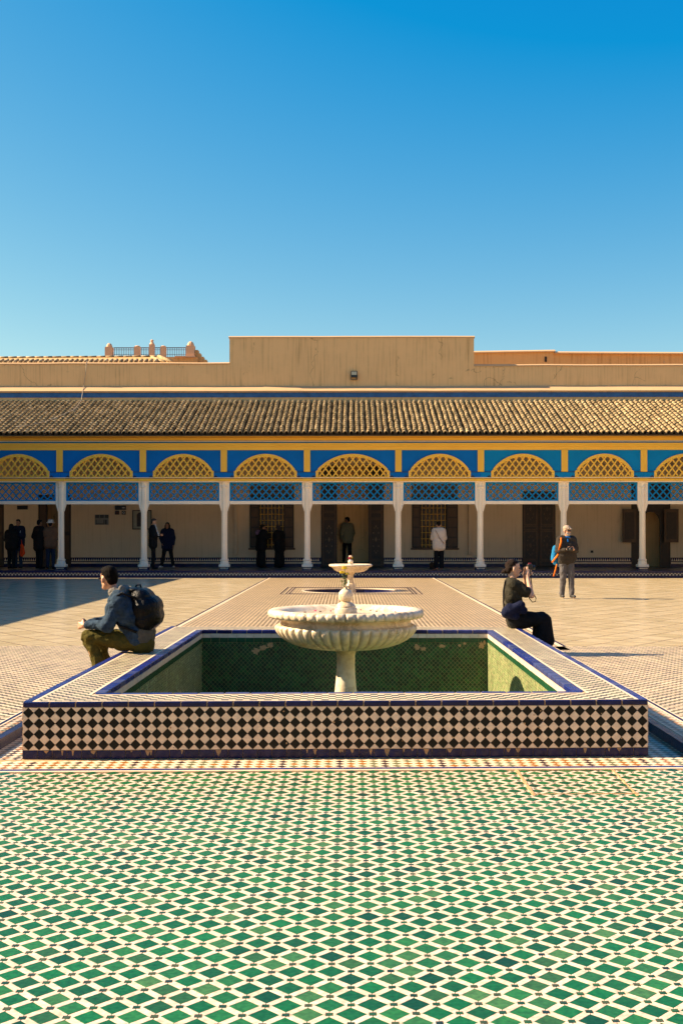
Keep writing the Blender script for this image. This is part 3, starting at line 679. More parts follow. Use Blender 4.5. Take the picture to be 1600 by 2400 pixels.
# platform and step
gpart(MB().box(XA, XB, 37.83, YB, -.8, FZ), 'floor', M['z_gallery'])
for nm, z0, z1, m_, pr in (('step_band', .231, FZ+.003, M['navy_tile'], .03), ('step_check', .142, .229, M['z_kerb'], .02), ('step_skirting', 0, .14, M['navy_tile'], .03)):
    gpart(MB().box(XA, XB, 37.83-pr, 37.8299, z0, z1), nm, m_)
gpart(MB().box(XA, XB, 37.80, 38.05, FZ+.001, FZ+.0045), 'nosing', M['navy_tile'])
# columns
def column_parts(x):
    c = empty('column'); c.parent = G; c.location = (x, 0, FZ)
    cy = 0
    MB().box(-.165, .165, -.165, .165, 0, .105).build('footing', M['navy_tile'], c)
    me = MB()
    for i in range(7):
        me.box(-.135+i*.041, -.135+i*.041+.024, -.168, -.165, .035, .085)
    me.build('footing_tile', M['white_tile'], c)
    MB().box(-.185, .185, -.185, .185, .107, .20).build('plinth', M['white'], c).modifiers.new('b', 'BEVEL').width = .012
    MB().lathe([(.15, .19), (.162, .23), (.155, .27), (.14, .30), (.14, .33), (.155, .345), (.15, .375), (.118, .39), (.116, .42), (.112, .43), (.106, 1.2), (.104, 2.0), (.106, 2.85), (.118, 2.87), (.13, 2.89), (.13, 2.92), (.115, 2.93), (.118, 2.98), (.135, 3.03), (.14, 3.07)], n=8, a0=math.pi/8).build('shaft', M['white'], c)
    br = MB()
    for s in (-1, 1):
        a = [(0, .108), (0, .178), (.73+.0, .178)]
        pts = [(s*.05, 3.06), (s*.178, 3.06), (s*.178, 2.26), (s*.165, 2.26), (s*.165, 2.22), (s*.15, 2.205), (s*.15, 2.17), (s*.135, 2.155), (s*.135, 2.115), (s*.12, 2.10), (s*.12, 2.06), (s*.05, 2.03)]
        br.prism_xz(pts, -.045, .045)
    br.build('bracket', M['white'], c)
    return c
c0 = column_parts(CXs[0])
for x in CXs[1:]:
    r_ = c0.copy(); C.objects.link(r_); r_.parent = G; r_.location = (x, 0, FZ)
    for chd in list(c0.children):
        q = chd.copy(); C.objects.link(q); q.parent = r_
# continuous beams over the columns
y0 = YFR+.13
gpart(MB().box(XA, XB, y0, y0+.16, 3.362, 3.40), 'beam', M['white'])
gpart(MB().box(XA, XB, y0-.03, y0+.18, 3.402, 3.485), 'beam', M['yellow'])
gpart(MB().box(XA, XB, y0-.09, y0+.2, 3.502, 3.522), 'moulding', M['white'])
gpart(MB().box(XA, XB, y0-.05, y0+.19, 3.486, 3.501), 'shadow_gap', M['darkgap'])
cap = MB()
for x in CXs: cap.box(x-.17, x+.17, y0-.075, y0-.031, 3.40, 3.484)
gpart(cap, 'capital_block', M['yellow'])
# frieze
gpart(MB().box(XA, XB, YFR+.05, YFR+.12, 3.523, 3.70), 'frieze_band', M['blue']) if False else None
fas = [('fascia', 4.585, 4.712, M['yellow'], 0), ('fascia', 4.470, 4.582, M['yellow'], .03), ('fascia', 4.714, 4.762, M['blueL'], .05), ('fascia', 4.764, 4.786, M['white'], -.02),
       ('shadow_gap', 4.787, 4.80, M['darkgap'], .06), ('fascia', 4.801, 4.900, M['yellow'], -.05), ('shadow_gap', 4.901, 4.912, M['darkgap'], .04), ('soffit', 4.913, 4.985, M['yellow'], -.09)]
for nm, z0, z1, m_, dy in fas: gpart(MB().box(XA, XB, YFR+dy, YFR+.12, z0, z1), nm, m_)
PAN = YFR+.06
lam = mat('black_ornament', (.012, .02, .04), .6)
for bi in range(len(CXs)-1):
    xa, xb = CXs[bi], CXs[bi+1]; xc = (xa+xb)/2; hb = (xb-xa)/2
    wd = hb-(.30 if hb > 1.5 else .352); top = 4.338
    bay = empty('arch_bay'); bay.parent = G; bay.location = (xc, 0, 3.52)
    O = Vector((xc, 38.7, 3.52))
    def curve(w_, t_, base):            # half outline from foot to crown
        pts = [(w_, 3.524), (w_, base), (w_-.055, base+.035), (w_-.075, base+.05), (w_-.075, base+.085)]
        x1 = w_-.075; z1 = base+.085; h2 = t_-z1; Rr = (x1*x1+h2*h2)/(2*h2); cz_ = t_-Rr; a1 = math.atan2(x1, z1-cz_)
        for i in range(1, 15): a = a1*(1-i/14); pts.append((Rr*math.sin(a), cz_+Rr*math.cos(a)))
        return pts
    oc = curve(wd, top, 3.735); ic = curve(wd-.095, top-.105, 3.70)
    full_o = [(-x, z) for x, z in oc]+[(x, z) for x, z in oc[-2::-1]]; full_i = [(-x, z) for x, z in ic]+[(x, z) for x, z in ic[-2::-1]]
    def bp(mb, nm, m_, par=bay):
        mb.warp(lambda x, y, z: (x, y-38.7, z-3.52)); return mb.build(nm, m_, par)
    n = len(full_o); mb = MB()
    vs = []; ya, yb_ = PAN-.045, PAN+.03
    for x, z in full_o: vs += [(x, ya, z), (x, yb_, z)]
    for x, z in full_i: vs += [(x, ya, z), (x, yb_, z)]
    fs = []
    for i in range(n-1):
        a, b, c, d = 2*i, 2*i+2, 2*n+2*i, 2*n+2*i+2
        fs += [(a, b, d, c), (a+1, c+1, d+1, b+1), (a, a+1, b+1, b), (c, d, d+1, c+1)]
    fs += [(0, 2*n, 2*n+1, 1), (2*n-2, 2*n-1, 4*n-1, 4*n-2)]
    mb.add(vs, fs); frame = bp(mb, 'arch_frame', M['yellow'])
    # second thinner moulding on the frame
    # spandrel panel with the arch cut out
    pn = MB(); xs = [(-hb, 3.524)]+[(-wd-.001, 3.524)]+full_o+[(wd+.001, 3.524), (hb, 3.524)]
    pts = xs+[(hb, 4.469), (-hb, 4.469)]
    m_n = len(xs); vs = []
    for x, z in xs: vs += [(x, PAN, z), (x, PAN, 4.469), (x, PAN+.02, z), (x, PAN+.02, 4.469)]
    fs = []
    for i in range(m_n-1):
        if xs[i+1][0]-xs[i][0] > 1e-5:
            a, b = 4*i, 4*i+4; fs += [(a, b, b+1, a+1), (a+2, a+3, b+3, b+2)]
    pn.add(vs, fs); bp(pn, 'spandrel_panel', M['blue'] if bi < 8 else M['blueL'])  # right-hand bays lighter: light bounced off the court put into the blue
    # lattice in the arch, two layers of laths
    W_, H_ = .236, .315
    def inside(x, z):
        if z < 3.524: return False
        if abs(x) > wd-.08: return False
        for i in range(len(full_i)-1):
            (x0, z0), (x1, z1) = full_i[i], full_i[i+1]
            if x0 <= x <= x1 and x1 > x0: return z <= z0+(z1-z0)*(x-x0)/(x1-x0)+.03
        return False
    for sgn in (1, -1):
        lt = MB()
        for k in range(-14, 15):
            seg = None; N = 90
            for i in range(N+1):
                z = 3.50+i*(.86/N); x = k*W_+sgn*(z-3.52)*W_/H_
                if inside(x, z):
                    if seg is None: seg = [x, z, x, z]
                    else: seg[2], seg[3] = x, z
                elif seg: break
            if seg and seg[3]-seg[1] > .02: bar_xz(lt, *seg, .047, PAN-.018 if sgn > 0 else PAN+.0, PAN-.001 if sgn > 0 else PAN+.017)
        bp(lt, 'lattice', M['yellow'])
    bs = MB().box(-wd+.1, wd-.1, PAN-.03, PAN+.02, 3.523, 3.548); bp(bs, 'sill', M['yellow'])
    # blue band between the arches, with its dark line and ornaments
    for s in (-1, 1):
        bd = MB(); bd.box(min(s*wd, s*hb)+(.0 if s > 0 else .002), max(s*wd, s*hb)-(.002 if s > 0 else 0), PAN-.022, PAN-.001, 3.526, 3.70); bp(bd, 'band', M['blue'] if bi < 8 else M['blueL'])  # same lighter blue at the right, painted for the bounced light
        bd = MB(); bd.box(min(s*wd, s*hb), max(s*wd, s*hb), PAN-.034, PAN-.001, 3.701, 3.715); bp(bd, 'band_shadow_line', M['darkgap'])  # shadow line of the moulding, painted as a dark strip
        orn = MB(); ox = s*(wd+.07)
        orn.prism_xz([(ox-.07, 3.53), (ox-.05, 3.57), (ox-.03, 3.555), (ox, 3.61), (ox+.03, 3.555), (ox+.05, 3.57), (ox+.07, 3.53)], PAN-.027, PAN-.0225); bp(orn, 'ornament', lam)
    # lattice panel under the beam
    lp = empty('lattice_panel'); lp.parent = G; lp.location = (xc, 0, 2.6)
    def lpb(mb, nm, m_): mb.warp(lambda x, y, z: (x, y-38.7, z-2.6)); return mb.build(nm, m_, lp)
    hw = hb-.185; mb2 = MB()
    mb2.box(-hw, hw, 38.66, 38.73, 2.597, 2.708); lpb(mb2, 'rail', M['white'])
    mb2 = MB(); t = .05
    mb2.box(-hw, hw, 38.665, 38.72, 2.710, 2.710+t); mb2.box(-hw, hw, 38.665, 38.72, 3.358-t, 3.358)
    mb2.box(-hw, -hw+t, 38.665, 38.72, 2.7101+t, 3.3579-t); mb2.box(hw-t, hw, 38.665, 38.72, 2.7101+t, 3.3579-t); lpb(mb2, 'frame', M['blueL'])
    z0, z1 = 2.71+t, 3.358-t; HH = (z1-z0)/2; nW = round((2*(hw-t))/.238); WW = 2*(hw-t)/nW
    for sgn in (1, -1):
        lt = MB()
        for k in range(-3, nW+3):
            xa_ = -hw+t+k*WW; xb2 = xa_+sgn*2*WW; za, zb2 = z0, z1
            # clip to the frame
            def cl(xe, ze, xo, zo):
                lim = -hw+t if xe < -hw+t else (hw-t if xe > hw-t else None)
                if lim is None: return xe, ze
                f_ = (lim-xe)/(xo-xe); return lim, ze+(zo-ze)*f_
            if max(xa_, xb2) <= -hw+t+.01 or min(xa_, xb2) >= hw-t-.01: continue
            a_ = cl(xa_, za, xb2, zb2); b2 = cl(xb2, zb2, xa_, za)
            # gently curved lath as in the photo: three straight pieces
            bar_xz(lt, *a_, *b2, .042, 38.675 if sgn > 0 else 38.6921, 38.692 if sgn > 0 else 38.709)
        lpb(lt, 'lattice', M['blueL'])
# yellow pilasters between the bays
for x in CXs:
    p_ = MB().box(x-.11, x+.11, PAN-.045, PAN-.001, 3.716, 4.469); o = gpart(p_, 'pilaster', M['yellow'])
    p2 = MB().box(x-.012, x+.012, PAN-.055, PAN-.0451, 3.79, 4.44); gpart(p2, 'pilaster_bead', M['yellow'])
# gallery ceiling
gpart(MB().box(XA, XB, YFR+.12, YB, 4.6, 4.75), 'ceiling', M['ceil'])
for i in range(40):
    gpart(MB().box(XA+.3+i*1.1, XA+.42+i*1.1, YFR+.13, YB-.01, 4.45, 4.599), 'ceiling_joist', M['ceil'])
# back wall with openings
ops = []   # x0,x1,z0,z1 openings
def op(p0, p1, z0, z1): ops.append((PX(p0, YB), PX(p1, YB), z0, z1)); return ops[-1]
oc_ = op(752, 899, FZ, 4.2); owl = op(585, 689, 1.02, 3.45); owr = op(964.5, 1072.5, 1.02, 3.45); odr = op(1223, 1301, FZ, 3.18); oR = op(1478, 1570, FZ, 3.5); oL = op(90, 167, FZ, 3.05); oLL = op(-60, 10, FZ, 2.75)
ops.sort()
wl_ = MB(); x = XA
for a, b, z0, z1 in ops:
    wl_.box(x, a, YB, YB+.5, FZ-.1, 4.6)
    wl_.box(a, b, YB, YB+.5, z1, 4.6)
    if z0 > FZ: wl_.box(a, b, YB, YB+.5, FZ-.1, z0)
    x = b
wl_.box(x, XB, YB, YB+.5, FZ-.1, 4.6)
gpart(wl_, 'back_wall', M['plaster_in'])
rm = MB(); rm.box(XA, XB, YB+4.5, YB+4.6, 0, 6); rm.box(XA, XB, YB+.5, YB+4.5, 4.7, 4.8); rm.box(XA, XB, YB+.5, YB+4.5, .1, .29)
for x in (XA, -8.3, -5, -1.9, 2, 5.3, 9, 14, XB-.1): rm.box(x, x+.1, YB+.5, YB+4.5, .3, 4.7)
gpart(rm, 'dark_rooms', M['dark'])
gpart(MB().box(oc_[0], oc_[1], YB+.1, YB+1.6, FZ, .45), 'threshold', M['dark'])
# dado of glazed tile along the back wall
tri = MB(); dk = MB(); chk = MB(); fl = MB(); x = XA
segs = []; cur = XA
for a, b, z0, z1 in ops:
    if z0 <= FZ+.01: segs.append((cur, a)); cur = b
segs.append((cur, XB))
for a, b in segs:
    a = max(a, -14.5); b = min(b, 14.5)
    if b <= a: continue
    dk.box(a, b, YB-.02, YB-.0005, FZ, .66)
    k = 0; x = a+.02
    while x+.075 < b: tri.prism_xz([(x, .53), (x+.075, .53), (x+.05, .575), (x+.0375, .64), (x+.025, .575)], YB-.026, YB-.0201); x += .083
    x = a+.02
    while x+.022 < b: chk.box(x, x+.024, YB-.026, YB-.0201, .42, .492); x += .042
gpart(dk, 'dado', M['navy_tile']); gpart(tri, 'dado_tile', M['white_tile'], kind='stuff'); gpart(chk, 'dado_check', M['white_tile'], kind='stuff')
# roof: barrel tiles on a slope
RY0, RZ0, RY1, RZ1 = 37.95, 4.97, 42.5, 6.62
gpart(MB().prism_xz([(0, 0), (1, 0), (1, 1)], 0, 1) if False else MB().warp(lambda *a: a), 'x', M['ceil']) if False else None
dk = MB(); dk.add([(XA, RY0+.05, RZ0-.02), (XB, RY0+.05, RZ0-.02), (XB, RY1, RZ1-.02), (XA, RY1, RZ1-.02), (XA, RY0+.05, RZ0-.06), (XB, RY0+.05, RZ0-.06), (XB, RY1, 4.76), (XA, RY1, 4.76)],
       [(0, 1, 2, 3), (0, 4, 5, 1), (1, 5, 6, 2), (3, 2, 6, 7), (0, 3, 7, 4)])
m_, n_, b_2 = _new('weathered_roof_tile')
ge = n_.nodes.new('ShaderNodeNewGeometry'); sp_ = n_.nodes.new('ShaderNodeSeparateXYZ'); n_.links.new(ge.outputs['Position'], sp_.inputs[0])
cx_n = n_.nodes.new('ShaderNodeCombineXYZ')
n_.links.new(mnode(n_, 'FLOOR', mnode(n_, 'DIVIDE', sp_.outputs[0], .2)), cx_n.inputs[0]); n_.links.new(mnode(n_, 'FLOOR', mnode(n_, 'DIVIDE', sp_.outputs[1], .262)), cx_n.inputs[1])
wnn = n_.nodes.new('ShaderNodeTexWhiteNoise'); wnn.noise_dimensions = '2D'; n_.links.new(cx_n.outputs[0], wnn.inputs['Vector'])
cc = rampc(n_, wnn.outputs['Value'], [(.20, .13, .055), (.34, .235, .11), (.50, .35, .17), (.28, .185, .08), (.42, .28, .13), (.58, .42, .22)], False)
tn = n_.nodes.new('ShaderNodeTexNoise'); tn.inputs['Scale'].default_value = 9; tn.inputs['Detail'].default_value = 6; n_.links.new(ge.outputs['Position'], tn.inputs['Vector'])
mrr = n_.nodes.new('ShaderNodeMapRange'); mrr.inputs[1].default_value = .4; mrr.inputs[2].default_value = .65; n_.links.new(tn.outputs['Fac'], mrr.inputs[0])
cc = mixc(n_, mnode(n_, 'MULTIPLY', mrr.outputs[0], .6), cc, (.09, .07, .03))
n_.links.new(cc, b_2.inputs['Base Color']); b_2.inputs['Roughness'].default_value = .9
M['rooftile'] = m_
roof = gpart(dk, 'roof', mat('roof_bed_mortar', (.13, .08, .035), .95, .4, 5))
sl_len = math.hypot(RY1-RY0, RZ1-RZ0); sl_a = math.atan2(RZ1-RZ0, RY1-RY0)
NR = 17; RL = sl_len/NR
def barrel(L, r0, r1, up=True, n=7):
    mb = MB(); vs = []; fs = []
    for j, (yy, rr, dz) in enumerate(((0, r0, .030), (L*1.12, r1, .0))):
        for i in range(n):
            a = math.pi*i/(n-1); s = 1 if up else -1
            vs.append((rr*math.cos(a), yy, s*rr*math.sin(a)*.95+dz))
    for i in range(n-1): fs.append((i, i+1, n+i+1, n+i) if up else (i+1, i, n+i, n+i+1))
    # thickness at the lower lip
    k = len(vs)
    for i in range(n):
        a = math.pi*i/(n-1); s = 1 if up else -1; rr = r0-.018; vs.append((rr*math.cos(a), 0, s*rr*math.sin(a)*.95+.030))
    for i in range(n-1): fs.append((k+i, k+i+1, i+1, i))
    mb.add(vs, fs); return mb
up = barrel(RL, .078, .066); dn = barrel(RL, .062, .075, False)
upm = up.mesh('roof_tile'); upm.materials.append(M['rooftile'])
for p in upm.polygons: p.use_smooth = True
rot = Matrix.Rotation(sl_a, 4, 'X')
big = MB(); chn = MB(); cnt = 0
XT = [(-14.6+i*.2) for i in range(147)]
random.seed(21)
for i, x in enumerate(XT):
    sway = random.uniform(-.012, .012)
    for j in range(NR):
        yy = RY0+j*RL*math.cos(sl_a); z = RZ0+j*RL*math.sin(sl_a)+.02
        tx_ = x+sway+random.uniform(-.012, .012); tw = random.uniform(-.05, .05)
        near = (j == 0 or (j == 1)) and abs(x) < 12.2
        if near and cnt < 296:
            o = link('roof_tile', upm, None, roof); o.location = (tx_, yy-38.7, z); o.rotation_euler = (sl_a, random.uniform(-.03, .03), tw); cnt += 1
        else:
            mt = Matrix.Translation((tx_, yy, z))@Matrix.Rotation(tw, 4, 'Z')@rot
            big.add([mt@Vector(v) for v in up.v], up.f)
        mt = Matrix.Translation((x+.1, yy-.02, z-.0))@rot
        chn.add([mt@Vector(v) for v in dn.v], dn.f)
o = gpart(big, 'roof_tile', M['rooftile'], roof, smooth=True, kind='stuff')
o.location = (0, 0, 0)
o = gpart(chn, 'channel_tile', mat('shade_toned_channel_tile', (.09, .06, .03), .95, .4, 9), roof, smooth=True, kind='stuff')  # channels coloured darker to paint the shade between the barrel tiles
# wall above roof, blue band, coping and parapet
UY = 42.55
gpart(MB().box(XA, XB, UY, UY+.6, 4.76, 6.80), 'upper_wall', M['plaster_out'])
gpart(MB().box(XA, XB, UY-.03, UY+.6, 6.802, 6.985), 'blue_band', mat('faded_blue_band', (.02, .11, .30), .7, .35, 5))
gpart(MB().box(XA, XB, UY-.05, UY+.6, 6.987, 7.03), 'upper_wall', M['plaster_out'])
cp = MB(); NX = 110; vs = []; fs = []
random.seed(4)
for i in range(NX+1):
    x = XA+(XB-XA)*i/NX; wv = .012*noise.noise(Vector((x*.5, 0, 0)))+.008*noise.noise(Vector((x*1.7, 3, 0)))
    vs += [(x, UY-.10, 7.0), (x, UY-.10, 7.045+wv*.5), (x, UY+.27, 7.27+wv), (x, UY+.6, 7.27+wv)]
for i in range(NX):
    for k in range(3): a = 4*i+k; fs.append((a, a+4, a+5, a+1))
cp.add(vs, fs); gpart(cp, 'coping', M['ledge'])
PY = UY+.30; PT = .4
xl, xr = PX(538, PY), PX(1110, PY)
def parapet(xa, xb, ztop, seed):
    mb = MB(); n = max(4, int((xb-xa)/.3)); vs = []; fs = []
    for i in range(n+1):
        x = xa+(xb-xa)*i/n; w_ = .02*noise.noise(Vector((x*.4, seed, 0)))+.01*noise.noise(Vector((x*1.5, seed, 4)))
        vs += [(x, PY, 7.2), (x, PY-.004, ztop-.03+w_), (x, PY+.03, ztop+w_), (x, PY+PT-.03, ztop+w_), (x, PY+PT, ztop-.03+w_), (x, PY+PT, 7.2)]
    for i in range(n):
        for k in range(5): a = 6*i+k; fs.append((a, a+6, a+7, a+1))
    fs += [tuple(range(5, -1, -1)), tuple(range(6*n, 6*n+6))]
    mb.add(vs, fs); return mb
gpart(parapet(XA, xl-.002, PZ(850.5, PY), 1), 'parapet', M['plaster_out'])
gpart(parapet(xl, xr, PZ(789, PY), 2), 'parapet', M['plaster_out'])
gpart(parapet(xr+.002, XB, PZ(856, PY), 3), 'parapet', M['plaster_out'])
# thin pale capping on the parapets
for a, b, z in ((XA, xl, PZ(850.5, PY)), (xl-.03, xr+.03, PZ(789, PY)), (xr, XB, PZ(856, PY))):
    mb = MB(); n = 60; vs = []; fs = []
    for i in range(n+1):
        x = a+(b-a)*i/n; w_ = .012*noise.noise(Vector((x*.6, 8, z)))
        vs += [(x, PY-.03, z-.05+w_), (x, PY-.025, z+w_-.01), (x, PY+.05, z+.035+w_), (x, PY+PT, z+.03+w_), (x, PY+PT+.02, z-.05)]
    for i in range(n):
        for k in range(4): q = 5*i+k; fs.append((q, q+5, q+6, q+1))
    fs += [(4, 3, 2, 1, 0), tuple(range(5*n, 5*n+5))]
    mb.add(vs, fs); gpart(mb, 'parapet_capping', M['ledge'])
# back body of the building so that nothing is hollow
gpart(MB().box(XA, XB, 43.3, 47, 0, 7.0), 'rear_block', M['plaster_out'])

# doors and windows in the back wall
def wpart(mb, nm, m_, par, O): mb.warp(lambda x, y, z: (x-O[0], y-38.7-O[1], z-O[2])); return mb.build(nm, m_, par)
def new_part(name, x, y, z, label=None):
    e = empty(name); e.parent = G; e.location = (x, y-38.7, z)
    if label: e['label'] = label
    return e
def carved(e, x0, x1, z0, z1, y, m_, seed=0):
    """boarded leaf with raised frame and carved motif"""
    O = (e.location.x, e.location.y, e.location.z)
    def wp(mb, nm, mm): mb.warp(lambda a, b, c: (a-O[0], b-38.7-O[1], c-O[2])); return mb.build(nm, mm, e)
    wp(MB().box(x0, x1, y, y+.06, z0, z1), 'leaf', m_)
    fr = MB(); t = .06; w_ = x1-x0
    H2 = z1-z0; cuts = [z0+.02, z0+.24, z0+H2*.48, z0+H2*.55, z1-.02]
    for za, zb_ in ((cuts[0], cuts[1]), (cuts[1], cuts[2]), (cuts[2], cuts[3]), (cuts[3], cuts[4])):
        fr.box(x0+.04, x0+.04+t, y-.02, y-.0005, za+.01, zb_-.01); fr.box(x1-.04-t, x1-.04, y-.02, y-.0005, za+.01, zb_-.01)
        fr.box(x0+.041+t, x1-.041-t, y-.02, y-.0005, za+.01, za+.05); fr.box(x0+.041+t, x1-.041-t, y-.02, y-.0005, zb_-.05, zb_-.01)
    wp(fr, 'panel_frame', M['wood2'])
    mo = MB(); cx = (x0+x1)/2
    for cz_, hh in (((cuts[1]+cuts[2])/2, (cuts[2]-cuts[1])*.32), ((cuts[3]+cuts[4])/2, (cuts[4]-cuts[3])*.32)):
        for k in range(12):
            a = 2*math.pi*k/12; px_, pz_ = cx+math.cos(a)*w_*.2, cz_+math.sin(a)*hh; s = .022+.008*(k % 2)
            mo.prism_xz([(px_-s, pz_), (px_, pz_+s*1.5), (px_+s, pz_), (px_, pz_-s*1.5)], y-.012, y-.0005)
        mo.prism_xz([(cx-.05, cz_), (cx, cz_+.1), (cx+.05, cz_), (cx, cz_-.1)], y-.014, y-.0005)
    wp(mo, 'carving', mat('lighter_carving_wood', (.15, .095, .05), .6) if seed == 0 else M['wood2'])['kind'] = 'stuff'  # motif in a lighter brown wood on the open door
MCARVE = None
d_ = new_part('door', 0, YB, FZ, 'tall open double door of carved wood with a dark room behind')
xa, xb = oc_[0], oc_[1]; lw = PX(789.5, YB)-xa
carved(d_, xa+.01, xa+lw, FZ+.02, 4.1, YB-.03, M['wood']); carved(d_, xb-(xb-PX(863, YB)), xb-.01, FZ+.02, 4.1, YB-.03, M['wood'])
for (x0, x1, z0, z1), gx in ((owl, (608, 665)), (owr, (986, 1045))):
    e = new_part('window', (x0+x1)/2, YB, z0)
    O = (e.location.x, e.location.y, e.location.z)
    def wp(mb, nm, mm): mb.warp(lambda a, b, c: (a-O[0], b-38.7-O[1], c-O[2])); return mb.build(nm, mm, e)
    g0, g1 = PX(gx[0], YB), PX(gx[1], YB)
    for a, b in ((x0, g0), (g1, x1)):
        wp(MB().box(a+.01, b-.01, YB-.02, YB+.03, z0+.01, z1-.45), 'shutter', M['wood'])
        fr = MB(); k = z0+.06
        while k < z1-.6: fr.box(a+.06, b-.06, YB-.035, YB-.0205, k, k+.32); k += .38
        wp(fr, 'shutter_panel', M['wood2'])
    wp(MB().box(g0-.02, g1+.02, YB+.12, YB+.14, z0, z1-.4), 'pane', mat('amber_window_glass', (.035, .014, .006), .2, .5, 9))
    gr = MB()
    for k in range(7): xk = g0+.04+(g1-g0-.08)*k/6; gr.box(xk-.010, xk+.010, YB+.05, YB+.07, z0+.02, z1-.45)
    k = z0+.12
    while k < z1-.5: gr.box(g0, g1, YB+.0702, YB+.08, k-.009, k+.009); k += .235
    wp(gr, 'grille', M['brass'])
    wp(MB().box(x0-.04, x1+.04, YB-.06, YB-.0005, z0-.06, z0-.001), 'sill', M['wood2'])
    tp = MB(); tp.box(x0, x1, YB-.02, YB+.03, z1-.43, z1); wp(tp, 'transom', mat('painted_transom', (.16, .10, .045), .7, .4, 7))
    ar = MB()
    for s in (-.45, 0, .45):
        for k in range(9):
            a = math.pi*k/8; cx = (x0+x1)/2+s+math.cos(a)*.17; cz_ = z1-.38+math.sin(a)*.28
            ar.box(cx-.02, cx+.02, YB-.03, YB-.0205, cz_-.02, cz_+.02)
    wp(ar, 'transom_ornament', M['wood'])
e = new_part('door', (odr[0]+odr[1])/2, YB, FZ, 'closed carved double door of very dark wood')
xm = (odr[0]+odr[1])/2
carved(e, odr[0]+.01, xm-.005, FZ+.02, 3.17, YB+.02, M['wood'], 1); carved(e, xm+.005, odr[1]-.01, FZ+.02, 3.17, YB+.02, M['wood'], 1)
e = new_part('door', (oR[0]+oR[1])/2, YB, FZ, 'dark arched doorway with two small open shutters')
for p0, p1 in ((1457, 1489), (1554.5, 1588)):
    a, b = PX(p0, YB-.2), PX(p1, YB-.2); O = (e.location.x, e.location.y, e.location.z)
    mb = MB().box(a, b, YB-.25, YB-.2, 1.24, 2.50); mb.warp(lambda x, y, z: (x-O[0], y-38.7-O[1], z-O[2])); mb.build('shutter', M['wood2'], e)
    mb = MB().box(a+.08, b-.08, YB-.265, YB-.2505, 1.36, 2.38); mb.warp(lambda x, y, z: (x-O[0], y-38.7-O[1], z-O[2])); mb.build('shutter_panel', M['wood'], e)
ar = MB(); xa, xb = oR[0], oR[1]; xc_ = (xa+xb)/2; n = 14
pts = [(xa, FZ), (xa, 3.49), (xb, 3.49), (xb, FZ), (xc_+.35, FZ), (xc_+.35, 2.0)]+[(xc_+.35*math.cos(math.pi*k/n), 2.0+.4*math.sin(math.pi*k/n)) for k in range(1, n)]+[(xc_-.35, 2.0), (xc_-.35, FZ)]
ar.prism_xz(pts, YB+.03, YB+.09); O = (e.location.x, e.location.y, e.location.z); ar.warp(lambda x, y, z: (x-O[0], y-38.7-O[1], z-O[2])); ar.build('arched_panel', M['wood'], e)
for (x0, x1, z0, z1) in (oL, oLL):
    e = new_part('door', (x0+x1)/2, YB, FZ); O = (e.location.x, e.location.y, e.location.z)
    for a, b in ((x0+.01, x0+.34), (x1-.34, x1-.01)):
        mb = MB().box(a, b, YB+.02, YB+.08, FZ+.02, z1-.01); mb.warp(lambda x, y, z: (x-O[0], y-38.7-O[1], z-O[2])); mb.build('leaf', M['wood'], e)
        mb = MB(); mb.box(a+.06, b-.06, YB+.005, YB+.0195, FZ+.3, 1.5); mb.box(a+.06, b-.06, YB+.005, YB+.0195, 1.65, z1-.2); mb.warp(lambda x, y, z: (x-O[0], y-38.7-O[1], z-O[2])); mb.build('leaf_panel', M['wood2'], e)
# two boxed pipes
for p in (553.5, 1100): gpart(MB().box(PX(p-3, YB), PX(p+3, YB), YB-.14, YB-.0005, .78, 4.6), 'boxed_pipe', M['plaster_in'])
# socket
gpart(MB().box(PX(1383, YB), PX(1389, YB), YB-.02, YB-.0005, PZ(1295.5, YB), PZ(1290, YB)), 'socket', M['darkgap'])

# ------------------------------------------------------------------ signs on the wall
blk = mat('black_sign_board', (.012, .012, .012), .4); wsg = mat('white_sign_print', (.6, .6, .58), .5)
def sign(name, p0, p1, y0, y1, label, cat, m_=blk, grp=None):
    a, b = PX(p0, YB), PX(p1, YB); z0, z1 = PZ(y1, YB), PZ(y0, YB)
    e = empty(name, ((a+b)/2, YB-.0005, (z0+z1)/2), label=label, cat=cat, group=grp)
    MB().box(-(b-a)/2, (b-a)/2, -.02, 0, -(z1-z0)/2, (z1-z0)/2).build('board', m_, e)
    return e, (b-a)/2, (z1-z0)/2
e, hw, hh = sign('sign', 41, 66, 1184.7, 1194, 'plain black sign board on the wall at the far left of the gallery', 'sign')
e, hw, hh = sign('sign', 270, 296, 1185, 1195, 'long black sign with a white arrow, above two small square signs', 'sign')
MB().prism_xz([(.06, -.012), (.06, .012), (.13, .012), (.13, .03), (.17, 0), (.13, -.03), (.13, -.012)], -.024, -.0205).build('arrow', wsg, e)
e, hw, hh = sign('sign', 270, 280, 1197, 1206, 'small square black sign with a red mark, left of the pair under the arrow sign', 'sign')
MB().box(-.035, .035, -.024, -.0205, -.035, .035).build('mark', mat('dull_red', (.08, .02, .015), .6), e)
e, hw, hh = sign('sign', 286, 295.5, 1197, 1206, 'small square black sign with a white ring, right of the pair under the arrow sign', 'sign')
rg = MB(); n = 20; vs = []; fs = []
for i in range(n):
    a = 2*math.pi*i/n; vs += [(.045*math.cos(a), -.022, .045*math.sin(a)), (.03*math.cos(a), -.022, .03*math.sin(a))]
for i in range(n): j = (i+1) % n; fs.append((2*i, 2*i+1, 2*j+1, 2*j))
rg.add(vs, fs); rg.build('ring', wsg, e)
gp_ = mat('grey_panel', (.19, .18, .16), .5); e, hw, hh = sign('information_board', 223, 255, 1206, 1230, 'grey information board of small panels on the wall between the second columns from the left', 'board', gp_)
q = MB()
for i in range(3): q.box(-hw+.02+i*.18, -hw+.17+i*.18, -.025, -.0205, hh-.13, hh-.01)
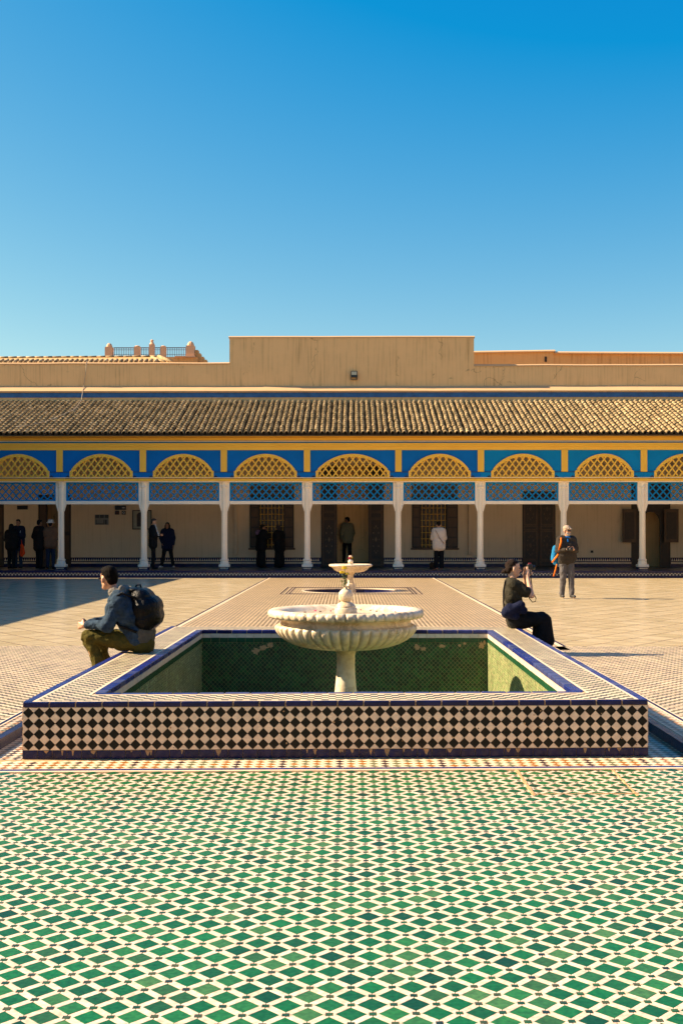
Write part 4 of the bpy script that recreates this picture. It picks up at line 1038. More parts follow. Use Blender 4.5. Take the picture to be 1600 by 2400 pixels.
q.box(-hw+.04, -hw+.36, -.025, -.0205, -hh+.02, -hh+.05); q.box(-hw+.04, -hw+.07, -.025, -.0205, -hh+.0505, 0); q.box(-hw+.33, -hw+.36, -.025, -.0205, -hh+.0505, 0); q.box(.12, .2, -.025, -.0205, -hh+.02, 0)
q.build('panel', mat('dark_grey_print', (.05, .05, .045), .5), e)
e, hw, hh = sign('framed_picture', 311, 356, 1195.5, 1241, 'black framed picture with a dark archway shape, half behind a white column', 'picture', mat('paper_mount', (.34, .31, .22), .6))
fr = MB(); t = .035
fr.box(-hw, hw, -.04, -.0205, hh-t, hh); fr.box(-hw, hw, -.04, -.0205, -hh, -hh+t); fr.box(-hw, -hw+t, -.04, -.0205, -hh+t+.001, hh-t-.001); fr.box(hw-t, hw, -.04, -.0205, -hh+t+.001, hh-t-.001); fr.build('frame', blk, e)
MB().prism_xz([(-.20, -.26), (.20, -.26), (.20, .2), (.12, .28), (-.12, .28), (-.20, .2)], -.024, -.0205).build('image', mat('sepia_print', (.035, .018, .01), .5), e)

# floodlight on the parapet
fl = empty('floodlight', (PX(829.6, PY), PY-.004, PZ(880, PY)), label='small black floodlight with square lens on the raised middle parapet', cat='floodlight')
bk = mat('black_enamel', (.012, .012, .012), .35)
MB().box(-.13, .13, -.16, -.05, -.09, .15).build('housing', bk, fl).modifiers.new('b', 'BEVEL').width = .012
MB().box(-.10, .10, -.168, -.1605, -.0, .125).build('lens', mat('lamp_glass', (.45, .42, .30), .15), fl)
mb = MB(); mb.box(-.12, -.10, -.1, 0, -.18, -.0905); mb.box(.10, .12, -.1, 0, -.18, -.0905); mb.box(-.0995, .0995, -.04, -.0, -.18, -.165); mb.build('bracket', bk, fl)
# loose cable down the roof on the left
cb_ = MB(); pts = []
for t, (px_, py_, Y_) in enumerate(((205, 846, 43.3), (203, 850, 42.80), (202, 870, 42.80), (198, 895, 42.80), (197, 903, 42.75), (194, 918, 42.40), (192, 935, 42.40), (190, 941, 42.2), (183, 950, 41.4), (172, 962, 40.8), (150, 978, 40.2), (110, 996, 39.2), (70, 1006, 38.7), (38, 1010, 38.5))):
    pts.append((PX(px_, Y_), Y_, max(PZ(py_, Y_), RZ0+(Y_-RY0)*math.tan(sl_a)+.12 if Y_ < 42.3 else 0)))
cb_.tube(pts, .012, 6); o = cb_.build('cable', mat('grey_cable', (.35, .28, .2), .6), smooth=True); tag(o, 'thin loose cable hanging from the left parapet down over the roof tiles', 'cable')

# ------------------------------------------------------------------ side galleries (outside the frame, they shade and light the court)
def side(name, s, label):
    e = empty(name, (s*12.6, 15, 0), label=label, cat='building')
    def bp(x0, x1, z0, z1, nm, m_, y0=-40, y1=22.6):
        MB().box(min(s*x0, s*x1), max(s*x0, s*x1), y0, y1, z0, z1).build(nm, m_, e)
    bp(3.8, 6, 0, 6.6, 'wall', M['plaster_in']); bp(.45, .6, 3.4, 4.9, 'frieze', M['yellow']); bp(.43, .4499, 3.55, 4.4, 'frieze_panel', M['blueL'])
    bp(-.15, 6, -.5, .30, 'floor', M['navy_tile'])
    for k in range(20):
        MB().lathe([(.17, .3), (.17, .42), (.11, .5), (.105, 3.0), (.15, 3.4)], cx=s*.5, cy=-38+k*3.1, n=8).build('column', M['white'], e)
    r = MB(); r.add([(0, -40, 4.95), (0, 22.6, 4.95), (s*4.5, 22.6, 6.6), (s*4.5, -40, 6.6), (s*.02, -40, 4.85), (s*.02, 22.6, 4.85), (s*4.5, 22.6, 6.4), (s*4.5, -40, 6.4)],
        [(0, 1, 2, 3), (4, 7, 6, 5), (0, 4, 5, 1), (1, 5, 6, 2), (2, 6, 7, 3), (3, 7, 4, 0)]); r.build('roof', M['rooftile'], e)
    return e
side('side_gallery_building', -1, 'matching tiled roof gallery along the left side of the court, casting the shadow')
RB = empty('rear_gallery_building', (0, -26, 0), label='tiled roof gallery closing the court behind the viewer', cat='building')
for nm, a, m_ in (('wall', (-19, 19, -4, -3.5, 0, 6.6), M['plaster_in']), ('frieze', (-19, 19, -.6, -.45, 3.4, 4.9), M['yellow']), ('frieze_panel', (-19, 19, -.4499, -.43, 3.55, 4.4), M['blueL']), ('floor', (-19, 19, -3.5, .15, -.5, .3), M['navy_tile']), ('parapet', (-19, 19, -4.6, -4.1, 5, 8.2), M['plaster_out'])):
    MB().box(*a).build(nm, m_, RB)
for k in range(13): MB().lathe([(.17, .3), (.17, .42), (.11, .5), (.105, 3.0), (.15, 3.4)], cx=-17.4+2.9*k, cy=-.5, n=8).build('column', M['white'], RB)
r = MB(); r.add([(-19, 0, 4.95), (19, 0, 4.95), (19, -4, 6.6), (-19, -4, 6.6), (-19, -.02, 4.85), (19, -.02, 4.85), (19, -4, 6.4), (-19, -4, 6.4)], [(3, 2, 1, 0), (4, 5, 6, 7), (0, 1, 5, 4), (1, 2, 6, 5), (2, 3, 7, 6), (3, 0, 4, 7)]); r.build('roof', M['rooftile'], RB)
side('side_gallery_building', 1, 'matching tiled roof gallery along the right side of the court, in full sun')

# ------------------------------------------------------------------ roofs and terraces behind
TY = 56.0
def tx(px): return PX(px, TY)
def tz(py): return PZ(py, TY)
T = empty('roof_terrace', (0, TY, 0), label='pink roof terrace with domed pillars, small chimney and iron railing behind the left parapet', cat='building')
def tp_(mb, nm, m_, sm=False): mb.warp(lambda x, y, z: (x, y-TY, z)); return mb.build(nm, m_, T, sm)
tp_(MB().box(tx(246), tx(463), TY, TY+5, 0, tz(836)), 'wall', M['plaster_far'])
tp_(MB().box(tx(410), tx(458), TY-.1, TY-.001, tz(837.5), tz(834)), 'coping', M['plaster_pink'])
stp = MB()
prev = 456
for i, (p1, y_) in enumerate(((463, 818), (469, 826), (476, 834), (483, 841), (492, 849))):
    stp.box(tx(prev)+.001, tx(p1), TY+.2, TY+.7, tz(870), tz(y_)); prev = p1
tp_(stp, 'stepped_wall', M['plaster_far'])
for (p0, p1, yt, dome) in ((246, 263.5, 812, 1), (314.5, 328, 811, 0), (376, 388.5, 811, 0), (436, 455.5, 809, 1)):
    w_ = (tx(p1)-tx(p0))/2; cx = (tx(p0)+tx(p1))/2; z1 = tz(yt)
    mb = MB().box(cx-w_, cx+w_, TY, TY+2*w_, tz(838), z1); tp_(mb, 'pillar', M['plaster_pink'])
    if dome:
        dm_ = MB().lathe([(w_*.85*math.cos(R(a)), z1+.001+w_*1.15*math.sin(R(a))) for a in range(0, 89, 11)], cx, TY+w_, 40, rad=lambda r, z, a: r*(1-.12*(1-abs(math.cos(a*5)))))
    else: dm_ = MB().lathe([(w_*1.0*math.cos(R(a)), z1+.001+w_*.45*math.sin(R(a))) for a in range(0, 89, 22)], cx, TY+w_, 16)
    tp_(dm_, 'dome', M['plaster_pink'], True)
w_ = (tx(361.5)-tx(349.5))/2; cx = (tx(349.5)+tx(361.5))/2
tp_(MB().box(cx-w_, cx+w_, TY, TY+2*w_, tz(838), tz(806)), 'chimney', M['plaster_pink'])
tp_(MB().lathe([(w_*1.1, tz(806)), (w_*.6, tz(801)), (w_*.6, tz(799)), (w_*.35, tz(798.9)), (w_*.35, tz(797.5)), (w_*.7, tz(797.4)), (w_*.6, tz(795.5)), (w_*.2, tz(794))], cx, TY+w_, 10), 'chimney_top', M['plaster_pink'])
rl = MB(); iron = mat('rusty_iron', (.10, .045, .04), .6)
for p0, p1 in ((265, 314), (328.5, 349), (362, 375.5), (389, 435.5)):
    a, b = tx(p0), tx(p1); rl.box(a, b, TY+.2, TY+.24, tz(813.4), tz(811.8)); rl.box(a, b, TY+.2, TY+.22, tz(818), tz(817.2)); rl.box(a, b, TY+.2, TY+.22, tz(829), tz(828.2))
    n = int((b-a)/.085)
    for i in range(n): x = a+(i+.5)*(b-a)/n; rl.box(x-.011, x+.011, TY+.241, TY+.26, tz(836), tz(813))
tp_(rl, 'railing', iron)
# low tiled roof behind the left parapet
HYR = 47.5
H_ = empty('tiled_roof_house', (0, HYR, 0), label='low house with orange tiled roof edge showing above the left parapet', cat='house')
zr = PZ(836, HYR); xe = PX(372, HYR); rf = MB()
rf.add([(XA, HYR-1.2, zr-.45), (xe+.75, HYR-1.2, zr-.45), (xe, HYR, zr), (XA, HYR, zr-.08), (XA, HYR+3, zr-.6), (xe+.8, HYR+3, zr-.6)], [(0, 1, 2, 3), (3, 2, 5, 4), (1, 5, 2)])
rf.warp(lambda x, y, z: (x, y-HYR, z)); rf.build('roof', M['plaster_far'], H_)
MB().box(XA, xe+.5, -1.0, 3, 0, zr-.62).build('wall', M['plaster_far'], H_)
tl = MB()
def bars(xa, xb, st_, ya, yb, za, zb_, r_):
    x = xa
    while x < xb: tl.tube([(x, ya, za), (x, yb, zb_)], r_, 7); x += st_
bars(-16.6, xe+.1, .21, -1.25, -.72, zr-.43, zr-.235, .075)
x = -16.6
while x < xe:
    k = (x-XA)/(xe-XA); tl.tube([(x, .0, zr-.08*(1-k)+.02), (x+.36, 0, zr-.08*(1-k)+.03)], .05, 6); x += .38
tl.tube([(xe, 0, zr+.02), (xe+.75, -1.2, zr-.40)], .08, 8); tl.tube([(xe-.25, -.2, zr-.05), (xe+.5, -1.3, zr-.42)], .06, 8)
tl.build('roof_tile', M['rooftile'], H_, True, kind='stuff')
# orange wall behind the right parapet
WYR = 50.0
W2 = empty('orange_rear_wall', (10, WYR, 0), label='orange plaster wall with small slots and white coping behind the right parapet', cat='wall')
def w2(mb, nm, m_): mb.warp(lambda x, y, z: (x-10, y-WYR, z)); return mb.build(nm, m_, W2)
def quadwall(p0, p1, ya, yb, bot, thick=.5, dy=0):
    mb = MB(); xa, xb = PX(p0, WYR), PX(p1, WYR); za, zb_ = PZ(ya, WYR), PZ(yb, WYR); z0 = bot
    mb.add([(xa, WYR+dy, z0), (xb, WYR+dy, z0), (xb, WYR+dy, zb_), (xa, WYR+dy, za), (xa, WYR+thick, z0), (xb, WYR+thick, z0), (xb, WYR+thick, zb_), (xa, WYR+thick, za)],
           [(0, 1, 2, 3), (5, 4, 7, 6), (3, 2, 6, 7), (0, 3, 7, 4), (1, 5, 6, 2)]); return mb
w2(quadwall(1090, 1297, 826.5, 824.5, 5), 'wall', M['plaster_far']); w2(quadwall(1297.2, 1700, 826.5, 829, 5, .5, .06), 'wall', M['plaster_far'])
def cop(p0, p1, ya, yb, th):
    mb = MB(); xa, xb = PX(p0, WYR), PX(p1, WYR); za, zb_ = PZ(ya, WYR), PZ(yb, WYR)
    mb.add([(xa, WYR-.10, za-th), (xb, WYR-.10, zb_-th), (xb, WYR-.09, zb_-th*.6), (xa, WYR-.09, za-th*.6), (xb, WYR+.1, zb_), (xa, WYR+.1, za), (xb, WYR+.55, zb_), (xa, WYR+.55, za)],
           [(0, 1, 2, 3), (3, 2, 4, 5), (5, 4, 6, 7)]); return mb
w2(cop(1090, 1300, 822.5, 819.5, .12), 'coping', M['ledge']); w2(cop(1298, 1700, 823.5, 826, .12), 'coping', M['ledge'])
w2(MB().box(PX(1275, WYR), PX(1280.5, WYR), WYR-.02, WYR-.0005, PZ(849, WYR), PZ(836.5, WYR)), 'slot', M['darkgap'])
w2(MB().box(PX(1554, WYR), PX(1557.5, WYR), WYR+.03, WYR+.055, PZ(852, WYR), PZ(847, WYR)), 'slot', M['ledge'])

# ------------------------------------------------------------------ people
SK = mat('skin', (.50, .25, .14), .5, .1, 20); SKD = mat('darker_skin', (.26, .12, .065), .5, .1, 20); SKL = mat('pale_skin', (.60, .34, .21), .5, .08, 20)
def cap_mesh(mb, p0, p1, r0, r1, n=12, flat=None):
    p0, p1 = Vector(p0), Vector(p1); d = p1-p0; L = d.length
    q = d.to_track_quat('Z', 'Y').to_matrix() if L > 1e-6 else Matrix.Identity(3)
    prof = []
    for a in range(-90, 1, 18): prof.append((r0*math.cos(R(a)), r0*math.sin(R(a))))
    for a in range(0, 91, 18): prof.append((r1*math.cos(R(a)), L+r1*math.sin(R(a))))
    k = len(mb.v)
    for r, z in prof:
        r = max(r, 1e-4)
        for i in range(n):
            a = 2*math.pi*i/n; mb.v.append(tuple(p0+q@Vector((r*math.cos(a), r*math.sin(a), z))))
    m_ = len(prof)
    for j in range(m_-1):
        for i in range(n):
            i2 = (i+1) % n; mb.f.append((k+j*n+i, k+j*n+i2, k+(j+1)*n+i2, k+(j+1)*n+i))
    mb.f.append(tuple(k+i for i in range(n-1, -1, -1))); mb.f.append(tuple(k+(m_-1)*n+i for i in range(n)))
def ell(mb, c, rx, ry, rz, rot=None, n=16, m_=10):
    k = len(mb.v); c = Vector(c)
    for j in range(m_+1):
        t = math.pi*j/m_-math.pi/2
        for i in range(n):
            a = 2*math.pi*i/n; v = Vector((rx*max(math.cos(t), .01)*math.cos(a), ry*max(math.cos(t), .01)*math.sin(a), rz*math.sin(t)))
            if rot: v = rot@v
            mb.v.append(tuple(c+v))
    for j in range(m_):
        for i in range(n):
            i2 = (i+1) % n; mb.f.append((k+j*n+i, k+j*n+i2, k+(j+1)*n+i2, k+(j+1)*n+i))
    mb.f.append(tuple(k+i for i in range(n-1, -1, -1))); mb.f.append(tuple(k+m_*n+i for i in range(n)))
CL = bpy.data.textures.new('folds', 'CLOUDS'); CL.noise_scale = .11; CL.noise_depth = 2
CL2 = bpy.data.textures.new('fine_folds', 'CLOUDS'); CL2.noise_scale = .045; CL2.noise_depth = 1
def organic(mb, name, m_, parent, vox=.012, smooth=4, fold=0, tex=None):
    me = mb.mesh('tmp'); o = bpy.data.objects.new('tmp', me); C.objects.link(o)
    r = o.modifiers.new('r', 'REMESH'); r.mode = 'VOXEL'; r.voxel_size = vox
    if smooth: s = o.modifiers.new('s', 'SMOOTH'); s.iterations = smooth; s.factor = .6
    if fold:
        d = o.modifiers.new('d', 'DISPLACE'); d.texture = tex or CL; d.strength = fold; d.mid_level = .5; d.texture_coords = 'LOCAL'
        s = o.modifiers.new('s2', 'SMOOTH'); s.iterations = 1; s.factor = .4
    dg = bpy.context.evaluated_depsgraph_get(); ev = o.evaluated_get(dg)
    nm = bpy.data.meshes.new_from_object(ev); bpy.data.objects.remove(o)
    nm.name = name; nm.materials.clear()
    return link(name, nm, m_, parent, True)
def V(*a): return Vector(a)
def lerp(a, b, t): return a+(b-a)*t
def hand(mb, w_, d, n_, s=1, curl=.5, thumb=1):
    """palm, four fingers with two bends, thumb from the side of the palm"""
    d = d.normalized(); n_ = (n_-d*n_.dot(d)).normalized(); u = d.cross(n_)*thumb
    pc = w_+d*.045*s
    cap_mesh(mb, w_, w_+d*.03*s, .022*s, .026*s, 10)
    for k in (-1, 0, 1): cap_mesh(mb, w_+d*.02*s+u*k*.018*s, w_+d*.078*s+u*k*.022*s, .016*s, .013*s, 8)
    for i, L in enumerate((.070, .080, .074, .058)):
        b = w_+d*.080*s+u*(.030-.020*i)*s; dd = (d+u*(.12-.08*i)).normalized()
        c1, c2 = curl*.6, curl*1.5
        j1 = b+(dd*math.cos(c1)+n_*math.sin(c1))*L*.5*s; j2 = j1+(dd*math.cos(c2)+n_*math.sin(c2))*L*.5*s
        cap_mesh(mb, b, j1, .0095*s, .0088*s, 8); cap_mesh(mb, j1, j2, .0088*s, .0072*s, 8)
    b = w_+d*.025*s+u*.026*s; j1 = b+(d*.7+u*.75+n_*.3).normalized()*.038*s; j2 = j1+(d*.9+u*.2+n_*.5*(.4+curl)).normalized()*.032*s
    cap_mesh(mb, b, j1, .0125*s, .011*s, 8); cap_mesh(mb, j1, j2, .011*s, .009*s, 8)
def frame(f, up=V(0, 0, 1)):
    f = f.normalized(); r = f.cross(up).normalized(); u = r.cross(f); return Matrix((r, f, u)).transposed()   # columns: right, forward, up
def head(mb, c, f, s=1):
    m_ = frame(f)
    def T(x, y, z): return c+m_@V(x, y, z)*s
    ell(mb, T(0, -.012, .025), .074*s, .094*s, .088*s, m_)       # skull
    ell(mb, T(0, .022, -.035), .056*s, .064*s, .075*s, m_)       # face
    cap_mesh(mb, T(-.02, .052, -.090), T(.02, .052, -.090), .024*s, .024*s, 10)   # chin
    cap_mesh(mb, T(-.042, .0, -.062), T(-.02, .045, -.088), .022*s, .020*s); cap_mesh(mb, T(.042, .0, -.062), T(.02, .045, -.088), .022*s, .020*s)
    cap_mesh(mb, T(0, .080, .005), T(0, .098, -.030), .009*s, .014*s, 8)          # nose
    cap_mesh(mb, T(-.028, .072, .016), T(.028, .072, .016), .012*s, .012*s, 8)    # brow
    cap_mesh(mb, T(-.018, .074, -.058), T(.018, .074, -.058), .009*s, .009*s, 8)  # lips
    for k in (-1, 1): ell(mb, T(k*.078, -.006, -.020), .012*s, .019*s, .032*s, m_)
    return T, m_
class Pose:
    pass
def person(label, J, top, bottom, skin, hair=None, fwd=None, hf=None, vox=.012, group=None, fold=.018, hairstyle='short', topmat=None, botmat=None, hairmat=None, shoemat=None,
           loose=0, sleeve='long', skirt=False, shoe=True, wide=1.0, curlL=.6, curlR=.6, palmL=None, palmR=None, hs=1.0, hdL=None, hdR=None, legw=1.0, hem=None, hood=False):
    root_loc = Vector(J['pelvis']); root_loc.z = 0
    J = {k: Vector(v) for k, v in J.items()}
    body = MB()
    right = (J['shR']-J['shL']).normalized()
    # torso slices
    def torso(mb, off, z_lo=0.0, hi=1.0, lo_extra=0, nsl=7):
        hipc = (J['hipL']+J['hipR'])/2; hr = (J['hipR']-J['hipL']).normalized()
        shc = (J['shL']+J['shR'])/2
        for i in range(nsl+1):
            t = z_lo+(hi-z_lo)*i/nsl; c = lerp(hipc, shc, t)
            bw = J.get('belly', None)
            rr = lerp(hr, right, t).normalized()
            wdt = (.075 if t < .25 else .065 if t < .55 else .10 if t < .85 else .115)*wide; rad = (.098 if t < .3 else .092 if t < .6 else .098 if t < .85 else .072)*wide
            if 'bellyk' in J and .15 < t < .65: rad += .03
            cap_mesh(mb, c-rr*wdt, c+rr*wdt, rad+off, rad+off, 12)
    torso(body, 0)
    nk = lerp(J['shL'], J['shR'], .5)
    cap_mesh(body, nk+(J['head']-nk)*.05, J['head']+(nk-J['head'])*.25, .055, .048)
    Th, hm = head(body, J['head'], hf or fwd, hs)
    for S in 'LR':
        cap_mesh(body, J['sh'+S]-V(0, 0, .01), J['el'+S], .048, .036); cap_mesh(body, J['el'+S], J['wr'+S], .038, .024)
        d = (J['wr'+S]-J['el'+S]).normalized(); hd = {'L': hdL, 'R': hdR}[S]; d2 = Vector(hd).normalized() if hd is not None else d
        pn = {'L': palmL, 'R': palmR}[S]; pn = Vector(pn) if pn is not None else (right if S == 'L' else -right)
        side_ = fwd.cross(V(0, 0, 1))
        hand(body, J['wr'+S]+d*.005, d2, pn, 1.0, curlL if S == 'L' else curlR, 1 if (d2.cross(pn)).dot(fwd+V(0, 0, .3)) > 0 else -1)
        cap_mesh(body, J['hip'+S], J['kn'+S], .082, .055); cap_mesh(body, J['kn'+S], J['an'+S], .056, .037)
        cap_mesh(body, J['an'+S]-V(0, 0, .02), J['to'+S], .032, .026)
    b = organic(body, 'person', skin, None, vox if vox < .01 else .0085, 2)
    tag(b, label, 'person', group)
    ch = []
    def add(mb, nm, m_, vx=None, sm=3, fl=fold, tex=None): o = organic(mb, nm, m_, b, vx or vox, sm, fl, tex); ch.append(o); return o
    if topmat:
        t = MB(); lo = loose+.016; zl = -.12 if hem is None else hem
        torso(t, lo, zl, .97, nsl=9)
        cap_mesh(t, nk, lerp(nk, J['head'], .22), .068, .060)
        for S in 'LR':
            cap_mesh(t, J['sh'+S]-V(0, 0, .005), lerp(J['sh'+S], J['el'+S], .5), .066+loose, .060+loose)
            if sleeve == 'long':
                cap_mesh(t, lerp(J['sh'+S], J['el'+S], .4), J['el'+S], .060+loose, .053+loose); cap_mesh(t, J['el'+S], lerp(J['el'+S], J['wr'+S], .90), .054+loose*.8, .038+loose*.3)
            else: cap_mesh(t, lerp(J['sh'+S], J['el'+S], .3), lerp(J['sh'+S], J['el'+S], .72), .064+loose, .062+loose)
        if hood: cap_mesh(t, nk-right*.07-fwd*.05+V(0, 0, .02), nk+right*.07-fwd*.05+V(0, 0, .02), .065, .065); cap_mesh(t, nk-right*.05+fwd*.04, nk+right*.05+fwd*.04, .05, .05)
        add(t, 'top', topmat)
    if botmat:
        t = MB(); hipc = (J['hipL']+J['hipR'])/2; hr = (J['hipR']-J['hipL']).normalized(); shc = (J['shL']+J['shR'])/2
        for q in (-.05, .03, .12, .2): c = lerp(hipc, shc, q); cap_mesh(t, c-hr*.075*wide, c+hr*.075*wide, .108*wide, .108*wide)
        for S in 'LR':
            cap_mesh(t, J['hip'+S], J['kn'+S], .098*legw, .074*legw); cap_mesh(t, J['kn'+S], lerp(J['kn'+S], J['an'+S], .93), .073*legw, .060*legw*(1.25 if legw > 1.05 else 1))
        if skirt:
            for q in [i/14 for i in range(15)]:
                a = lerp(J['hipL'], J['anL']+V(0, 0, .08), q); c = lerp(J['hipR'], J['anR']+V(0, 0, .08), q); cap_mesh(t, a, c, .12+.03*q, .12+.03*q)
        add(t, 'skirt' if skirt else 'trousers', botmat)
    if shoemat:
        for S in 'LR':
            t = MB(); fd = (J['to'+S]-J['an'+S]); fd.z = 0; fd.normalize(); a = J['an'+S].copy(); base = J['to'+S].z-.012
            cap_mesh(t, V(a.x, a.y, base+.03)-fd*.03, V(a.x, a.y, base+.028)+fd*.15, .040, .036); cap_mesh(t, V(a.x, a.y, base+.03)-fd*.02, J['an'+S], .042, .045)
            add(t, 'shoe', shoemat, fl=0)
    if hairmat:
        t = MB(); T = Th; s = hs
        if hairstyle == 'short':
            ell(t, T(0, -.020, .046), .077*s, .090*s, .080*s, hm); ell(t, T(0, -.060, -.008), .066*s, .050*s, .066*s, hm); ell(t, T(0, -.040, .018), .0765*s, .070*s, .062*s, hm); ell(t, T(0, .028, .082), .058*s, .058*s, .036*s, hm)
        elif hairstyle == 'bun':
            ell(t, T(0, -.022, .044), .077*s, .092*s, .079*s, hm); ell(t, T(0, .006, .066), .064*s, .060*s, .040*s, hm); ell(t, T(0, -.075, -.03), .055*s, .045*s, .05*s, hm); ell(t, T(0, -.045, .012), .0765*s, .068*s, .062*s, hm)
            ell(t, T(0, -.120, -.045), .038*s, .032*s, .034*s, hm); ell(t, T(0, -.150, -.058), .02*s, .016*s, .018*s, hm)
        elif hairstyle == 'long':
            ell(t, T(0, -.022, .035), .085*s, .095*s, .092*s, hm)
            for k in (-1, 1): cap_mesh(t, T(k*.055, -.02, 0), T(k*.085, .0, -.22), .05*s, .045*s)
            cap_mesh(t, T(0, -.06, 0), T(0, -.075, -.25), .07*s, .07*s)
        elif hairstyle == 'scarf':
            ell(t, T(0, -.02, .03), .09*s, .10*s, .10*s, hm); cap_mesh(t, T(0, -.04, -.03), T(0, -.03, -.13), .085*s, .11*s)
        add(t, 'headscarf' if hairstyle == 'scarf' else 'hair', hairmat, .007, 2, .012 if hairstyle != 'scarf' else .01, CL2)
    b['_'] = 0; del b['_']
    for k in (-1, 1):       # eyes
        t = MB(); ell(t, Th(k*.027, .074, .0), .011, .008, .007, hm, 8, 6); t.build('eye', EYEM, b)
    return b, Th, hm
HK = mat('black_hair', (.010, .008, .007), .7, .3, 60, .4, 140, spec=.12)
EYEM = mat('dark_eye', (.03, .02, .015), .3)
def shift(J, base, rz, sc):
    m_ = Matrix.Translation(base)@Matrix.Rotation(rz, 4, 'Z')@Matrix.Scale(sc, 4); return {k: m_@Vector(v) for k, v in J.items()}
def standing(h, x, y, z, rz, arms=('down', 'down'), stride=0, lean=0):
    """joints of a standing figure looking along +Y before turning; L is its left (-X... seen from behind)"""
    s = 1.0
    J = dict(pelvis=(0, 0, .96), hipL=(-.085, 0, .93), hipR=(.085, 0, .93), knL=(-.095, .02+stride*.12, .50), knR=(.095, .02-stride*.02, .50),
             anL=(-.10, stride*.20, .085), anR=(.10, -stride*.18, .085+abs(stride)*.02), toL=(-.115, .15+stride*.20, .04), toR=(.115, .15-stride*.18, .04),
             shL=(-.165, lean*.1, 1.42), shR=(.165, lean*.1, 1.42), head=(0, .03+lean*.16, 1.625))
    A = {'down': ((.235, .0, 1.13), (.245, .07, .89)), 'front': ((.225, .03, 1.14), (.09, .24, 1.17)), 'pocket': ((.26, -.05, 1.15), (.19, .06, .95)), 'face': ((.21, .14, 1.22), (.08, .19, 1.47)), 'hip': ((.30, -.02, 1.17), (.16, .10, 1.08))}
    for S, sg, a in (('L', -1, arms[0]), ('R', 1, arms[1])):
        e, w_ = A[a]; J['el'+S] = (sg*e[0], e[1]+lean*.05, e[2]); J['wr'+S] = (sg*w_[0], w_[1]+lean*.05, w_[2])
    J = {k: Vector(v)*(h/1.755) for k, v in J.items()}
    return shift(J, V(x, y, z), rz, 1), Matrix.Rotation(rz, 3, 'Z')@V(0, 1, 0)
def cloth(name, col, var=.2, rough=.85, scale=18): return mat(name, col, rough, var, scale, .6, 70, spec=.06)

# 1 seated man on the left rim, looking away to the left
Ys = 10.97
def P3(px, py, Y): return V(PX(px, Y), Y, PZ(py, Y))
Jm = dict(pelvis=V(-2.07, Ys, .50), hipL=V(-2.06, Ys-.09, .485), hipR=V(-2.09, Ys+.09, .485),
          knL=V(-2.57, Ys-.12, .545), knR=V(-2.52, Ys+.20, .53), anL=V(-2.44, Ys-.12, .155), anR=V(-2.36-.12, Ys+.2, .155),
          toL=V(-2.58, Ys-.14, .11), toR=V(-2.62, Ys+.2, .11),
          shL=V(-2.27, Ys-.17, .915), shR=V(-2.33, Ys+.15, .925), head=V(-2.405, Ys+.01, 1.115),
          elL=V(-2.36, Ys-.22, .66), elR=V(-2.45, Ys+.2, .68), wrL=V(-2.60, Ys-.10, .655), wrR=V(-2.62, Ys+.10, .66))
denim = cloth('blue_denim', (.034, .056, .084), .55, .85, 12); olive = cloth('olive_cotton', (.085, .068, .015), .25); grey = cloth('grey_jersey', (.19, .17, .14), .2); blackc = cloth('black_cloth', (.012, .012, .013), .3)
fwd = V(-1, .1, 0).normalized()
man, Th, hm = person('person in blue denim jacket and olive trousers seated on the left basin rim', Jm, 0, 0, SK, fwd=fwd, hf=V(-.75, .66, -.08), vox=.009,
    topmat=denim, botmat=olive, hairmat=mat('dark_brown_hair', (.005, .003, .002), .7, .4, 60, .5, 140, spec=.05), shoemat=mat('dark_shoe', (.03, .025, .02), .6), loose=.012, fold=.06, wide=1.08, legw=1.03, hem=.13,
    palmL=(0, 1, -.2), palmR=(0, -1, -.2), curlL=1.2, curlR=1.2)
t = MB(); nk = (Jm['shL']+Jm['shR'])/2
cap_mesh(t, nk+V(.05, -.08, .06), nk+V(.08, .08, .06), .058, .058); cap_mesh(t, nk+V(-.04, -.075, .05), nk+V(.05, -.08, .05), .045, .055); cap_mesh(t, nk+V(-.05, .07, .05), nk+V(.05, .08, .05), .045, .055)
organic(t, 'hood', grey, man, .008, 2, .05, CL2)
t = MB()
for q in (0.02, .07): cap_mesh(t, V(-2.06+q*.1, Ys-.10, .51+q), V(-2.06+q*.1, Ys+.08, .51+q), .108, .108)
organic(t, 'shirt_hem', cloth('grey_shirt', (.10, .09, .07)), man, .009, 3, .015)
t = MB(); ell(t, Th(-.0, .09, .004), .062, .012, .016, hm); t.build('glasses', bk, man, True)
bp_ = MB()
cap_mesh(bp_, V(-2.02, Ys-.11, .71), V(-2.02, Ys+.11, .71), .125, .125); cap_mesh(bp_, V(-2.03, Ys-.11, .82), V(-2.03, Ys+.11, .82), .135, .135); cap_mesh(bp_, V(-2.06, Ys-.10, .915), V(-2.06, Ys+.1, .915), .105, .105)
cap_mesh(bp_, V(-1.985, Ys-.1, .74), V(-1.985, Ys+.1, .74), .125, .125); cap_mesh(bp_, V(-1.99, Ys-.1, .83), V(-1.99, Ys+.1, .83), .12, .12)
ell(bp_, V(-2.13, Ys-.03, 1.0), .07, .12, .03)
plas = mat('glossy_black_nylon', (.004, .0035, .003), .34, .3, 30, .8, 38, spec=.16)
bpk = organic(bp_, 'backpack', plas, None, .009, 4, .012, CL); tag(bpk, 'shiny black backpack worn by the seated man in the denim jacket', 'backpack')
sm_ = MB(); sm_.tube([(-2.10, Ys-.20, .93), (-2.22, Ys-.235, .98), (-2.34, Ys-.20, .90), (-2.35, Ys-.19, .78), (-2.25, Ys-.21, .66), (-2.08, Ys-.22, .60)], .014, 6); sm_.build('strap', plas, bpk, True)
hd_ = MB(); hd_.tube([(-2.13, Ys-.05, 1.01), (-2.12, Ys-.03, 1.045), (-2.09, Ys+.01, 1.05), (-2.08, Ys+.04, 1.0)], .009, 6); hd_.build('handle', plas, bpk, True)

